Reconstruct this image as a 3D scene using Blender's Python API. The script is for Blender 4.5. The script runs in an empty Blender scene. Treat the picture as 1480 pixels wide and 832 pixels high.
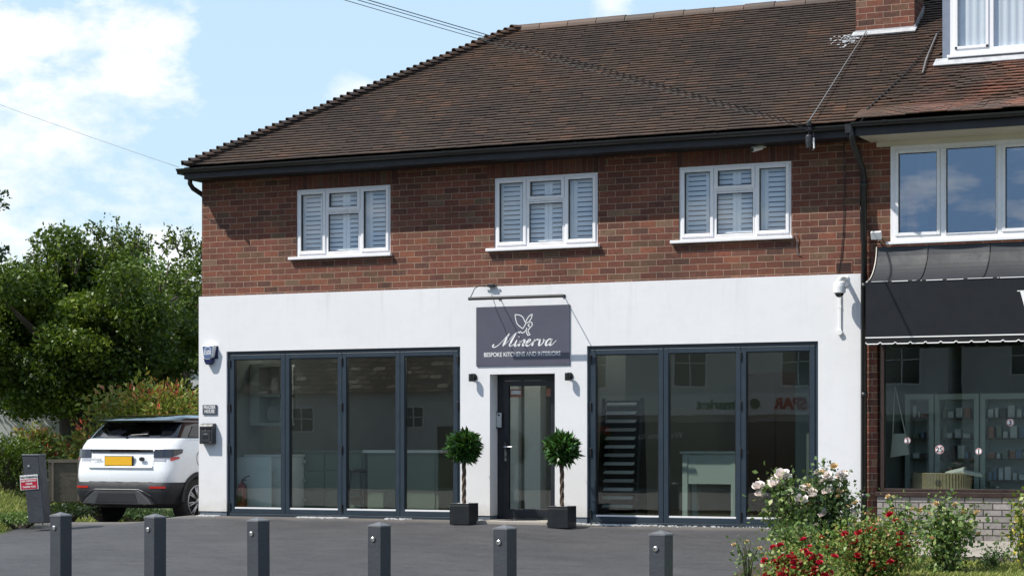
import bpy, bmesh, math, random
import numpy as np
from mathutils import Vector, Matrix, noise
random.seed(7); RNG = np.random.default_rng(11)
PI = math.pi
SC = bpy.context.scene; COL = SC.collection

# ------------------------------------------------------------------ camera
PSI = math.radians(24.85); CAM = Vector((11.683, -25.226, 1.04))
cd = bpy.data.cameras.new('camera'); cam = bpy.data.objects.new('camera', cd); COL.objects.link(cam)
cam.location = CAM; cam.rotation_euler = (PI/2, 0, PSI)
cd.sensor_width = 36; cd.lens = 36*3000/1480; cd.shift_y = 224/1480
cd.clip_end = 3000; SC.camera = cam
# ------------------------------------------------------------------ world, sun
SUN = Vector((1.08, 1.0, -1.8)).normalized()          # the way the light travels
world = bpy.data.worlds.new('World'); SC.world = world; world.use_nodes = True
def build_world():
    nt = world.node_tree; N = nt.nodes; L = nt.links
    for n in list(N): N.remove(n)
    out = N.new('ShaderNodeOutputWorld'); bg = N.new('ShaderNodeBackground'); L.new(bg.outputs[0], out.inputs[0])
    sky = N.new('ShaderNodeTexSky'); sky.sky_type = 'NISHITA'; sky.sun_disc = False
    sky.sun_elevation = math.asin(-SUN.z); sky.sun_rotation = math.atan2(-SUN.x, -SUN.y)
    sky.air_density = 1.0; sky.dust_density = 1.6; sky.ozone_density = 1.2
    bg.inputs['Strength'].default_value = 0.15
    tc = N.new('ShaderNodeTexCoord')
    sep = N.new('ShaderNodeSeparateXYZ'); L.new(tc.outputs['Generated'], sep.inputs[0])
    def M(op, a, b=None, clamp=False):
        m = N.new('ShaderNodeMath'); m.operation = op; m.use_clamp = clamp
        for i, v in enumerate((a, b)):
            if v is None: continue
            if isinstance(v, (int, float)): m.inputs[i].default_value = v
            else: L.new(v, m.inputs[i])
        return m.outputs[0]
    zz = M('ADD', sep.outputs['Z'], 0.22)
    cx = M('DIVIDE', sep.outputs['X'], zz); cy = M('DIVIDE', sep.outputs['Y'], zz)
    cmb = N.new('ShaderNodeCombineXYZ'); L.new(cx, cmb.inputs[0]); L.new(cy, cmb.inputs[1])
    n1 = N.new('ShaderNodeTexNoise'); n1.inputs['Scale'].default_value = 3.2; n1.inputs['Detail'].default_value = 9
    n1.inputs['Roughness'].default_value = .58; L.new(cmb.outputs[0], n1.inputs['Vector'])
    n2 = N.new('ShaderNodeTexNoise'); n2.inputs['Scale'].default_value = 15; n2.inputs['Detail'].default_value = 12
    n2.inputs['Roughness'].default_value = .62; mz = N.new('ShaderNodeMapping'); mz.inputs['Scale'].default_value = (1, 1, 1.9); mz.inputs['Location'].default_value = (.37, .1, .23); L.new(tc.outputs['Generated'], mz.inputs[0]); L.new(mz.outputs[0], n2.inputs['Vector'])
    cover = M('MULTIPLY', M('SUBTRACT', n1.outputs['Fac'], .47), 7.0, True)
    cover = M('MULTIPLY', cover, .85)
    # banks of cumulus standing in fixed directions of the sky
    def bank(px, py, rad, gain, base=.40):
        d = Vector((-math.sin(PSI), math.cos(PSI), 0)) + Vector((math.cos(PSI), math.sin(PSI), 0))*((px-740)/3000) + Vector((0, 0, (640-py)/3000))
        d.normalize()
        s = N.new('ShaderNodeVectorMath'); s.operation = 'DISTANCE'; L.new(tc.outputs['Generated'], s.inputs[0]); s.inputs[1].default_value = d
        thr = M('ADD', base, M('MULTIPLY', M('DIVIDE', s.outputs['Value'], rad), .20))
        return M('MULTIPLY', M('SUBTRACT', n2.outputs['Fac'], thr), gain, True)
    allc = None
    for b in ((60, 30, .055, 7, .33), (-70, 20, .06, 7), (190, 70, .030, 7, .33), (50, 360, .055, 5, .25), (-90, 350, .06, 5, .28), (230, 390, .055, 5, .24), (120, 460, .085, 5, .22),
              (510, 140, .016, 3), (880, 5, .018, 4), (1100, -8, .022, 4)):
        v = bank(*b); allc = v if allc is None else M('MAXIMUM', allc, v)
    back = M('MULTIPLY', M('SUBTRACT', 0.55, sep.outputs['Y']), 4.0, True)      # the scattered field lies over the rest of the sky
    cover = M('MULTIPLY', cover, back)
    allc = M('MAXIMUM', allc, cover)
    mix = N.new('ShaderNodeMix'); mix.data_type = 'RGBA'
    L.new(allc, mix.inputs['Factor']); L.new(sky.outputs[0], mix.inputs['A'])
    
    tone = N.new('ShaderNodeMix'); tone.data_type = 'RGBA'; tone.inputs['A'].default_value = (7.0, 7.0, 7.0, 1); tone.inputs['B'].default_value = (5.8, 6.2, 6.7, 1)
    n3 = N.new('ShaderNodeTexNoise'); n3.inputs['Scale'].default_value = 26; n3.inputs['Detail'].default_value = 8; L.new(tc.outputs['Generated'], n3.inputs['Vector'])
    L.new(M('MULTIPLY', M('SUBTRACT', n3.outputs['Fac'], .42), 5.0, True), tone.inputs['Factor']); L.new(tone.outputs['Result'], mix.inputs['B'])
    # a thin veil of high haze over the blue
    veil = N.new('ShaderNodeMix'); veil.data_type = 'RGBA'; vf = N.new('ShaderNodeMath'); vf.operation = 'MULTIPLY'; vf.inputs[1].default_value = .72; L.new(vf.outputs[0], veil.inputs['Factor']); L.new(M('MULTIPLY', M('ADD', sep.outputs['Y'], .15), 2.4, True), vf.inputs[0])
    
    deep = N.new('ShaderNodeMix'); deep.data_type = 'RGBA'; L.new(M('MULTIPLY', M('SUBTRACT', 0, sep.outputs['Y']), 1.6, True), deep.inputs['Factor'])
    L.new(sky.outputs[0], deep.inputs['A']); deep.inputs['B'].default_value = (1.6, 2.75, 4.6, 1)
    L.new(deep.outputs['Result'], veil.inputs['A']); veil.inputs['B'].default_value = (4.0, 5.45, 6.7, 1)
    L.new(veil.outputs['Result'], mix.inputs['A'])
    L.new(mix.outputs['Result'], bg.inputs['Color'])
build_world()
sl = bpy.data.lights.new('sun', 'SUN'); sl.energy = 4.9; sl.angle = math.radians(.55); sl.color = (1, .95, .87)
so = bpy.data.objects.new('sun', sl); COL.objects.link(so); so.rotation_euler = (-SUN).to_track_quat('Z', 'Y').to_euler(); so.location = (-12, -20, 30)
SC.view_settings.view_transform = 'Standard'; SC.view_settings.look = 'None'
SC.view_settings.exposure = 0.16; SC.view_settings.gamma = 1
SC.render.engine = 'CYCLES'; SC.cycles.max_bounces = 10; SC.cycles.transparent_max_bounces = 16
SC.cycles.use_denoising = True; SC.cycles.caustics_reflective = False; SC.cycles.caustics_refractive = False

# ------------------------------------------------------------------ materials
def S2L(r, g, b):
    f = lambda c: (c/255/12.92 if c/255 <= .04045 else ((c/255+.055)/1.055)**2.4)
    return (f(r), f(g), f(b))
class NT:
    def __init__(s, name):
        s.m = bpy.data.materials.new(name); s.m.use_nodes = True; s.t = s.m.node_tree; s.N = s.t.nodes; s.L = s.t.links
        s.b = s.N['Principled BSDF']; s.out = s.N['Material Output']
    def new(s, t, **k):
        n = s.N.new(t)
        for a, v in k.items(): setattr(n, a, v)
        return n
    def put(s, inp, v):
        if isinstance(v, (int, float, tuple, list)):
            if isinstance(v, (tuple, list)) and len(v) == 3 and inp.type == 'RGBA': v = (*v, 1)
            inp.default_value = v
        else: s.L.new(v, inp)
    def math(s, op, a, b=None, c=None, clamp=False):
        m = s.new('ShaderNodeMath', operation=op, use_clamp=clamp)
        for i, v in enumerate((a, b, c)):
            if v is not None: s.put(m.inputs[i], v)
        return m.outputs[0]
    def uv(s, name='UVMap'):
        return s.new('ShaderNodeUVMap', uv_map=name).outputs[0]
    def obj(s): return s.new('ShaderNodeTexCoord').outputs['Object']
    def geo(s): return s.new('ShaderNodeNewGeometry').outputs['Position']
    def noise(s, vec, scale, detail=4, rough=.55):
        n = s.new('ShaderNodeTexNoise'); s.put(n.inputs['Vector'], vec); n.inputs['Scale'].default_value = scale
        n.inputs['Detail'].default_value = detail; n.inputs['Roughness'].default_value = rough
        return n.outputs['Fac']
    def mix(s, fac, a, b, mode='MIX'):
        n = s.new('ShaderNodeMix', data_type='RGBA', blend_type=mode)
        s.put(n.inputs['Factor'], fac); s.put(n.inputs['A'], a); s.put(n.inputs['B'], b); return n.outputs['Result']
    def ramp(s, fac, stops, interp='LINEAR'):
        r = s.new('ShaderNodeValToRGB'); r.color_ramp.interpolation = interp; e = r.color_ramp.elements
        while len(e) > 1: e.remove(e[-1])
        e[0].position = stops[0][0]; e[0].color = (*stops[0][1], 1)
        for p, c in stops[1:]:
            x = e.new(p); x.color = (*c, 1)
        s.put(r.inputs[0], fac); return r.outputs[0]
    def bump(s, h, strength=.3, dist=.01):
        b = s.new('ShaderNodeBump'); b.inputs['Strength'].default_value = strength; b.inputs['Distance'].default_value = dist
        s.put(b.inputs['Height'], h); s.L.new(b.outputs[0], s.b.inputs['Normal'])
    def range(s, v, a, b, c=0., d=1.):
        n = s.new('ShaderNodeMapRange'); s.put(n.inputs[0], v)
        for i, x in enumerate((a, b, c, d)): n.inputs[i+1].default_value = x
        return n.outputs[0]
def plain(name, col, rough=.5, metal=0., var=.12, scale=6, bump=0., bscale=60, coat=0., spec=None):
    t = NT(name); p = t.geo() if False else t.obj()
    n = t.noise(p, scale, 5)
    c = t.mix(n, tuple(x*(1-var) for x in col), tuple(min(1, x*(1+var)) for x in col))
    t.put(t.b.inputs['Base Color'], c); t.b.inputs['Metallic'].default_value = metal
    r = t.range(t.noise(p, scale*2.3, 3), .3, .7, max(.02, rough-.07), min(1, rough+.08)); t.put(t.b.inputs['Roughness'], r)
    if coat: t.b.inputs['Coat Weight'].default_value = coat; t.b.inputs['Coat Roughness'].default_value = .05
    if spec is not None: t.b.inputs['Specular IOR Level'].default_value = spec
    if bump: t.bump(t.noise(p, bscale, 4), bump)
    return t.m
def brickmat(name, stops, mortar, bw=.2285, bh=.0835, mt=.0082, vertical=False, bumpd=.006, dirt=.35):
    t = NT(name); sx = t.new('ShaderNodeSeparateXYZ'); t.put(sx.inputs[0], t.uv())
    u, v = sx.outputs[0], sx.outputs[1]
    if vertical: u, v = v, u
    wob = t.noise(t.uv(), 3.1, 2); u = t.math('ADD', u, t.math('MULTIPLY', t.math('SUBTRACT', wob, .5), .012))
    wob2 = t.noise(t.uv(), 2.3, 3); v = t.math('ADD', v, t.math('MULTIPLY', t.math('SUBTRACT', wob2, .5), .012))
    rv = t.math('DIVIDE', v, bh); row = t.math('FLOOR', rv)
    off = t.math('MULTIPLY', t.math('MODULO', t.math('ABSOLUTE', row), 2), .5) if not vertical else 0.0
    ru = t.math('ADD', t.math('DIVIDE', u, bw), off); colm = t.math('FLOOR', ru)
    fu = t.math('SUBTRACT', ru, colm); fv = t.math('SUBTRACT', rv, row)
    du = t.math('MULTIPLY', t.math('MINIMUM', fu, t.math('SUBTRACT', 1, fu)), bw)
    dv = t.math('MULTIPLY', t.math('MINIMUM', fv, t.math('SUBTRACT', 1, fv)), bh)
    d = t.math('ADD', t.math('MINIMUM', du, dv), t.math('MULTIPLY', t.math('SUBTRACT', t.noise(t.uv(), 60, 3), .5), .004))
    face = t.range(d, mt*.32, mt*.62)
    cb = t.new('ShaderNodeCombineXYZ'); t.put(cb.inputs[0], colm); t.put(cb.inputs[1], row)
    w = t.new('ShaderNodeTexWhiteNoise', noise_dimensions='2D'); t.put(w.inputs['Vector'], cb.outputs[0])
    base = t.ramp(w.outputs['Value'], stops, 'CONSTANT')
    wb = t.new('ShaderNodeTexWhiteNoise', noise_dimensions='2D'); cb2 = t.new('ShaderNodeCombineXYZ'); t.put(cb2.inputs[0], t.math('ADD', colm, 31.7)); t.put(cb2.inputs[1], t.math('ADD', row, 7.3)); t.put(wb.inputs['Vector'], cb2.outputs[0])
    inner = t.noise(t.uv(), 11, 4, .6); base = t.mix(t.math('MULTIPLY', t.range(inner, .48, .6), .5), base, t.ramp(wb.outputs['Value'], stops, 'CONSTANT'))
    w2 = t.new('ShaderNodeSeparateColor'); t.put(w2.inputs[0], w.outputs['Color'])
    base = t.mix(1., base, t.ramp(w2.outputs[1], [(0, (.78, .78, .78)), (1, (1.14, 1.12, 1.12))]), 'MULTIPLY')
    stain = t.noise(t.uv(), 22, 5, .65)
    base = t.mix(1., base, t.ramp(stain, [(.25, (.66, .64, .62)), (.55, (1, 1, 1)), (.8, (1.25, 1.2, 1.1))]), 'MULTIPLY')
    big = t.noise(t.uv(), 1.1, 5, .6)
    mcol = t.mix(t.noise(t.uv(), 4, 4), tuple(c*.75 for c in mortar), mortar)
    col = t.mix(face, mcol, base)
    col = t.mix(1., col, t.ramp(big, [(.3, (1-dirt, 1-dirt, 1-dirt)), (.62, (1.05, 1.04, 1.02))]), 'MULTIPLY')
    t.put(t.b.inputs['Base Color'], col); t.b.inputs['Roughness'].default_value = .88
    h = t.math('ADD', t.math('MULTIPLY', face, 1.0), t.math('MULTIPLY', stain, .35)); t.bump(h, .8, bumpd)
    return t.m
RED = [(0, (.172, .058, .040)), (.2, (.200, .066, .043)), (.4, (.148, .052, .038)), (.54, (.165, .070, .048)), (.66, (.122, .048, .038)),
       (.75, (.222, .078, .046)), (.84, (.150, .080, .050)), (.92, (.100, .046, .035)), (.965, (.190, .115, .078))]
MAT = {}
MAT['brick'] = brickmat('facade_brick', [(p, (c[0]*1.0, c[1]*1.02, c[2]*.95)) for p, c in RED], (.42, .30, .22))
MAT['brick_soldier'] = brickmat('soldier_brick', [(p, tuple(x*.8 for x in c)) for p, c in RED], (.19, .14, .1), vertical=True)
MAT['blockwork'] = brickmat('pale_blockwork', [(0, (.28, .265, .25)), (.4, (.33, .31, .30)), (.7, (.24, .225, .215)), (.9, (.37, .345, .32))], (.035, .03, .03), bw=.225, bh=.0775, mt=.012, dirt=.25)
MAT['orange_brick'] = brickmat('orange_brick', [(0, (.42, .18, .10)), (.5, (.36, .15, .09)), (.8, (.46, .22, .13))], (.4, .3, .22))
MAT['plinth'] = plain('painted_plinth_brick', (.10, .125, .155), .6, var=.35, scale=14, bump=.3)
def render_white():
    t = NT('white_render'); uv = t.uv()
    n = t.noise(uv, .8, 6, .6); streak = t.new('ShaderNodeMapping'); streak.inputs['Scale'].default_value = (9, .6, 1); t.put(streak.inputs[0], uv)
    s = t.noise(streak.outputs[0], 1.4, 5, .6)
    sp = t.new('ShaderNodeSeparateXYZ'); t.put(sp.inputs[0], uv)
    low = t.range(t.math('ADD', sp.outputs[1], t.math('MULTIPLY', n, .9)), .25, 1.15)
    base = t.mix(n, (.68, .685, .70), (.80, .80, .81)); base = t.mix(t.range(s, .5, .75, 0, .10), base, (.62, .62, .60)); base = t.mix(t.range(t.noise(uv, 4.5, 6, .7), .5, .72, 0, .35), base, (.66, .665, .67))
    mp = t.new('ShaderNodeMapping'); mp.inputs['Scale'].default_value = (5, .35, 1); t.put(mp.inputs[0], uv)
    run = t.math('MULTIPLY', t.range(t.noise(mp.outputs[0], 1.5, 6, .65), .56, .74), t.range(sp.outputs[1], 1.9, 3.1)); base = t.mix(t.math('MULTIPLY', run, .22), base, (.42, .42, .40))
    base = t.mix(low, t.mix(.6, base, (.62, .59, .52)), base)
    splash = t.math('MULTIPLY', t.range(t.math('ADD', sp.outputs[1], t.math('MULTIPLY', t.noise(uv, 6, 5, .7), .35)), .42, .14), .55); base = t.mix(splash, base, (.36, .34, .30))
    t.put(t.b.inputs['Base Color'], base); t.b.inputs['Roughness'].default_value = .85
    t.bump(t.math('ADD', t.noise(uv, 160, 4, .7), t.math('MULTIPLY', t.noise(uv, 9, 3), 1.2)), .35, .004)
    return t.m
MAT['render'] = render_white()
MAT['anthracite'] = plain('anthracite_aluminium', (.021, .035, .050), .36, var=.12, scale=3, spec=.5)
MAT['anthracite_dark'] = plain('dark_door_frame', (.014, .017, .022), .35, var=.1, scale=3)
MAT['upvc'] = plain('white_upvc', (.80, .80, .82), .28, var=.03, scale=3)
MAT['slat'] = plain('white_shutter', (.88, .91, .92), .5, var=.03)
MAT['black'] = plain('black_plastic', (.012, .013, .014), .38, var=.3, scale=9)
MAT['fascia_dark'] = plain('dark_grey_board', (.009, .010, .013), .45, var=.3, scale=4)
MAT['cream'] = plain('cream_board', (.62, .58, .50), .6, var=.1, scale=3)
MAT['lead'] = plain('lead_flashing', (.42, .43, .44), .55, var=.45, scale=10, bump=.4, bscale=18)
MAT['leadblue'] = plain('lead_cheek', (.18, .215, .28), .5, var=.35, scale=5, bump=.3, bscale=8)
MAT['chrome'] = plain('brushed_steel', (.6, .6, .6), .25, 1., var=.1)
MAT['wall_in'] = plain('interior_wall', (.15, .17, .16), .8, var=.06, scale=2)
MAT['ceil_in'] = plain('interior_ceiling', (.30, .30, .29), .8, var=.05)
MAT['floor_in'] = plain('interior_floor', (.16, .125, .095), .4, var=.3, scale=2)
MAT['sage'] = plain('sage_cabinet_paint', (.17, .20, .16), .45, var=.05, scale=3)
MAT['palesage'] = plain('pale_sage_paint', (.40, .45, .42), .45, var=.05, scale=3)
MAT['whitewood'] = plain('white_painted_wood', (.80, .84, .84), .5, var=.05, scale=3)
MAT['darkwood'] = plain('dark_wood', (.045, .028, .02), .45, var=.4, scale=5)
MAT['worktop'] = plain('pale_worktop', (.75, .76, .76), .2, var=.04)
MAT['red'] = plain('red_enamel', (.42, .02, .015), .3, var=.1)
MAT['signred'] = plain('sign_red', (.45, .012, .04), .4, var=.08)
MAT['white'] = plain('white_paint', (.8, .8, .8), .5, var=.03)
MAT['sign_grey'] = plain('grey_violet_board', (.088, .086, .118), .42, var=.05, scale=2)
MAT['slate'] = plain('slate_plaque', (.06, .068, .085), .5, var=.15, scale=10)
MAT['letterbox'] = plain('dark_metal_box', (.026, .028, .032), .42, var=.2, scale=10)
MAT['navy'] = plain('navy_plastic', (.008, .014, .07), .3, var=.15)
MAT['alarm_blue'] = plain('grey_blue_plastic', (.09, .14, .27), .35, var=.1)
MAT['bollard'] = plain('painted_timber', (.034, .039, .049), .55, var=.35, scale=5, bump=.35, bscale=30)
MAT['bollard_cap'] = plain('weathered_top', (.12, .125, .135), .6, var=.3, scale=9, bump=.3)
MAT['planter'] = plain('black_planter', (.012, .014, .016), .35, var=.25, scale=6)
MAT['pebble'] = plain('white_pebbles', (.72, .72, .70), .6, var=.15, scale=30, bump=.5)
MAT['tyre'] = plain('tyre_rubber', (.012, .012, .012), .8, var=.3, scale=12)
MAT['alloy'] = plain('alloy_wheel', (.42, .42, .43), .3, .85, var=.1)
MAT['cladding'] = plain('grey_plastic_cladding', (.009, .010, .013), .6, var=.12)
MAT['skid'] = plain('silver_skid_plate', (.08, .083, .088), .4, .4, var=.1)
MAT['carwhite'] = plain('white_car_paint', (.76, .79, .83), .22, var=.015, coat=.9)
MAT['carblack'] = plain('gloss_black_paint', (.006, .007, .010), .08, var=.1, coat=1.)
MAT['plate'] = plain('yellow_plate', (.75, .42, .02), .45, var=.04)
MAT['lampred'] = plain('tail_lamp_red', (.42, .012, .012), .12, var=.2, coat=1.)
MAT['lampsmoke'] = plain('smoked_lamp', (.02, .022, .03), .08, var=.2, coat=1.)
MAT['lampclear'] = plain('clear_lamp', (.35, .36, .4), .12, var=.3, coat=1.)
MAT['concrete'] = plain('path_concrete', (.34, .31, .27), .9, var=.2, scale=2.2, bump=.4, bscale=90)
MAT['paving'] = plain('pavement_slabs', (.26, .25, .23), .9, var=.15, scale=3)
MAT['road'] = plain('road_asphalt', (.08, .08, .08), .9, var=.2, scale=3)
MAT['bark'] = plain('tree_bark', (.075, .058, .042), .9, var=.4, scale=7, bump=.8, bscale=24)
MAT['twist'] = plain('twisted_bark', (.11, .075, .05), .8, var=.4, scale=18, bump=.6, bscale=50)
MAT['cane'] = plain('green_cane', (.07, .075, .03), .7, var=.4, scale=12)
MAT['wicker'] = plain('wicker', (.30, .235, .14), .8, var=.25, scale=20)
MAT['brownwood'] = plain('stained_window_frame', (.035, .02, .015), .4, var=.4, scale=6)
MAT['fencewood'] = plain('weathered_fence', (.125, .11, .085), .9, var=.4, scale=6, bump=.5, bscale=30)
MAT['steel_cable'] = plain('cable_black', (.02, .02, .022), .6, var=.1)
MAT['cable_grey'] = plain('cable_grey', (.16, .16, .16), .6, var=.1)
MAT['terracotta'] = plain('terracotta', (.27, .12, .08), .8, var=.2)
MAT['curtain'] = plain('pale_curtain', (.78, .82, .86), .8, var=.04)
MAT['house_white'] = plain('white_house_wall', (.62, .62, .61), .85, var=.08, scale=1)
MAT['house_roof'] = plain('old_tile_roof', (.12, .085, .065), .85, var=.9, scale=2.2, bump=1., bscale=9)  # wide tone spread puts the glints of light on the tiles into their colour
MAT['far_tiles'] = brickmat('far_tiled_roof', [(0, (.10, .06, .045)), (.3, (.16, .10, .07)), (.6, (.06, .045, .04)), (.8, (.30, .22, .16)), (.93, (.5, .42, .34))], (.02, .015, .012), bw=.5, bh=.22, mt=.05)  # palest tile tones are painted glints of light
MAT['spar_green'] = plain('green_letters', (.02, .17, .07), .5, var=.05)
MAT['pot_item1'] = plain('orange_goods', (.30, .12, .06), .6, var=.3, scale=14)
MAT['pot_item2'] = plain('pale_goods', (.55, .56, .55), .6, var=.3, scale=18)
MAT['pot_item3'] = plain('blue_goods', (.12, .18, .27), .6, var=.3, scale=18)
MAT['bagcloth'] = plain('bag_cloth', (.55, .55, .52), .8, var=.1)
MAT['soil'] = plain('soil', (.045, .032, .022), .95, var=.4, scale=9, bump=.8, bscale=30)
MAT['petal_white'] = plain('white_petals', (.86, .78, .73), .6, var=.1, scale=30)
MAT['petal_old'] = plain('faded_petals', (.66, .50, .28), .7, var=.2, scale=30)
MAT['petal_red'] = plain('red_petals', (.45, .008, .03), .6, var=.3, scale=20)
MAT['petal_orange'] = plain('young_red_leaf', (.45, .085, .04), .5, var=.3, scale=20)

def glassmat(name, tint=(.86, .9, .88), boost=1.0, ior=1.52, rough=0.0):
    t = NT(name); t.N.remove(t.b)
    g = t.new('ShaderNodeNewGeometry'); i = t.math('SUBTRACT', ior, t.math('MULTIPLY', g.outputs['Backfacing'], ior-1/ior))
    f = t.new('ShaderNodeFresnel'); t.put(f.inputs['IOR'], i)
    fac = t.math('MULTIPLY', f.outputs[0], boost, clamp=True)
    tr = t.new('ShaderNodeBsdfTransparent'); tr.inputs[0].default_value = (*tint, 1)
    gl = t.new('ShaderNodeBsdfGlossy'); gl.inputs['Roughness'].default_value = rough; gl.inputs[0].default_value = (1, 1, 1, 1)
    b = t.new('ShaderNodeBump'); b.inputs['Strength'].default_value = .05; b.inputs['Distance'].default_value = .01
    t.put(b.inputs['Height'], t.noise(t.obj(), .9, 2)); t.L.new(b.outputs[0], gl.inputs['Normal'])
    mx = t.new('ShaderNodeMixShader'); t.put(mx.inputs[0], fac); t.L.new(tr.outputs[0], mx.inputs[1]); t.L.new(gl.outputs[0], mx.inputs[2])
    t.L.new(mx.outputs[0], t.out.inputs[0]); return t.m
MAT['glass'] = glassmat('shopfront_glass', (.84, .88, .86), 1.05)
MAT['glass_up'] = glassmat('upper_window_glass', (.975, .985, .99), 1.5)
MAT['glass_sky'] = glassmat('coated_window_glass', (.45, .5, .56), 6.5)
MAT['glass_dark'] = glassmat('car_privacy_glass', (.12, .13, .14), 1.4)

def leafmat(name, stops, trans=.28, rough=.45):
    t = NT(name); s = t.new('ShaderNodeSeparateXYZ'); t.put(s.inputs[0], t.uv('rnd'))
    c = t.ramp(s.outputs[0], stops); t.put(t.b.inputs['Base Color'], c); t.b.inputs['Roughness'].default_value = rough
    t.b.inputs['Specular IOR Level'].default_value = .4
    tl = t.new('ShaderNodeBsdfTranslucent'); t.put(tl.inputs[0], t.mix(.5, c, (.10, .16, .01)))
    mx = t.new('ShaderNodeMixShader'); mx.inputs[0].default_value = trans
    t.L.new(t.b.outputs[0], mx.inputs[1]); t.L.new(tl.outputs[0], mx.inputs[2]); t.L.new(mx.outputs[0], t.out.inputs[0]); return t.m
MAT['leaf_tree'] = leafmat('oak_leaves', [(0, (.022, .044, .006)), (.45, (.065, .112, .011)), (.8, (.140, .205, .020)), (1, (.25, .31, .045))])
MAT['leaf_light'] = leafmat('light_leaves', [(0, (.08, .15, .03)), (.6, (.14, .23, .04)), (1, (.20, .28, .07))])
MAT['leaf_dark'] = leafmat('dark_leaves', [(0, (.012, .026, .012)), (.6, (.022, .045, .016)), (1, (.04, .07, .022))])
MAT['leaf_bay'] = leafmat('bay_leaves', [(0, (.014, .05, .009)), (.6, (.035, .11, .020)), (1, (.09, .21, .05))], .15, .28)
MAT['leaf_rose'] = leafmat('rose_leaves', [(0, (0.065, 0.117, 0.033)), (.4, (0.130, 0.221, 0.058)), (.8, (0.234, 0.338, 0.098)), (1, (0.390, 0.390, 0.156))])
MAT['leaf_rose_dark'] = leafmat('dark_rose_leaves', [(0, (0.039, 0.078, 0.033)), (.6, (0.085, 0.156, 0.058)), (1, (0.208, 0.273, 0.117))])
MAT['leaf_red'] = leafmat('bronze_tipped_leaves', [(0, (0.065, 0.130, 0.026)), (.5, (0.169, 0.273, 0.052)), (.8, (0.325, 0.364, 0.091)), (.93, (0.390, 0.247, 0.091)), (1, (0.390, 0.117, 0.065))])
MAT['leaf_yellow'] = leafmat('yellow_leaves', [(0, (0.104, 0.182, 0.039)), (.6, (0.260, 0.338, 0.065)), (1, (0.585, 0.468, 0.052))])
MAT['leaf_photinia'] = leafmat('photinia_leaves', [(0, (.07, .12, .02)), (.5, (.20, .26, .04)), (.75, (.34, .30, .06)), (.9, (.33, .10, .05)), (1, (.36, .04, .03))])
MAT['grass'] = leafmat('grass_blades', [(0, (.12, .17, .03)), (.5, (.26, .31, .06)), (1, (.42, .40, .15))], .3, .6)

def tilemat(name, patch=True):
    t = NT(name); s = t.new('ShaderNodeSeparateXYZ'); t.put(s.inputs[0], t.uv('rnd'))
    c = t.ramp(s.outputs[0], [(0, (.050, .034, .026)), (.5, (.064, .043, .032)), (.92, (.078, .050, .036)), (1, (.11, .062, .04))])
    p = t.geo(); sp = t.new('ShaderNodeSeparateXYZ'); t.put(sp.inputs[0], p)
    big = t.noise(p, .55, 5, .6)
    c = t.mix(1., c, t.ramp(big, [(.3, (.58, .6, .64)), (.5, (1.0, .98, .96)), (.75, (1.6, 1.3, 1.0))]), 'MULTIPLY')
    # newer red tiles towards the right, below the dormer
    rr = t.math('MULTIPLY', t.range(t.math('ADD', sp.outputs[0], t.math('MULTIPLY', t.noise(p, 1.3, 3), 1.6)), 6.0, 7.6), t.range(t.noise(p, 1.7, 5, .65), .42, .58, .08, 1.))
    c = t.mix(t.math('MULTIPLY', rr, .85), c, t.ramp(s.outputs[1], [(0, (.17, .062, .038)), (.6, (.29, .105, .062)), (1, (.10, .05, .038))]))
    lich = t.range(t.noise(p, 26, 4, .7), .68, .74); lich = t.math('MULTIPLY', lich, t.range(t.noise(p, 1.9, 3), .5, .66))
    c = t.mix(t.math('MULTIPLY', lich, .75), c, (.30, .29, .26))
    yl = t.math('MULTIPLY', t.range(t.noise(p, 11, 3, .6), .72, .75), t.range(s.outputs[1], .8, .85)); c = t.mix(yl, c, (.40, .19, .03))
    t.put(t.b.inputs['Base Color'], c); t.b.inputs['Roughness'].default_value = .62
    t.bump(t.noise(p, 55, 4, .6), .5, .006); return t.m
MAT['tile'] = tilemat('clay_roof_tiles')

def asphalt():
    t = NT('forecourt_asphalt'); p = t.geo()
    n = t.noise(p, .55, 6, .6); fine = t.noise(p, 140, 4, .7); mid = t.noise(p, 7, 5, .6)
    c = t.mix(t.range(n, .35, .65), (.036, .036, .040), (.058, .057, .061)); c = t.mix(t.range(fine, .5, .72, 0, .5), c, (.12, .12, .125))
    c = t.mix(t.range(mid, .52, .7, 0, .5), c, (.026, .026, .029)); c = t.mix(t.range(t.noise(p, 24, 5, .75), .5, .68, 0, .45), c, (.085, .085, .09))
    m = t.new('ShaderNodeMapping'); m.inputs['Scale'].default_value = (.5, 1.6, 1); m.inputs['Rotation'].default_value = (0, 0, .35); t.put(m.inputs[0], p)
    streak = t.noise(m.outputs[0], 2.4, 8, .8); c = t.mix(t.range(streak, .54, .62, 0, .45), c, (.085, .083, .086)); c = t.mix(t.range(streak, .47, .38, 0, .6), c, (.024, .024, .028))
    oil = t.noise(p, 3.3, 3, .5); c = t.mix(t.range(oil, .70, .76, 0, .6), c, (.018, .018, .020))
    sp = t.new('ShaderNodeSeparateXYZ'); t.put(sp.inputs[0], p)
    edge = t.range(t.math('ADD', sp.outputs[1], t.math('MULTIPLY', t.noise(p, 2.2, 4), .5)), -.25, .15); c = t.mix(t.math('MULTIPLY', edge, .6), c, (.19, .17, .15))
    c = t.mix(t.range(t.noise(p, 46, 3, .8), .60, .66, 0, .55), c, (.16, .16, .165))
    t.put(t.b.inputs['Base Color'], c); t.b.inputs['Roughness'].default_value = .8
    t.bump(t.math('ADD', fine, t.math('MULTIPLY', mid, .8)), .55, .006); return t.m
MAT['asphalt'] = asphalt()
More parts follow.
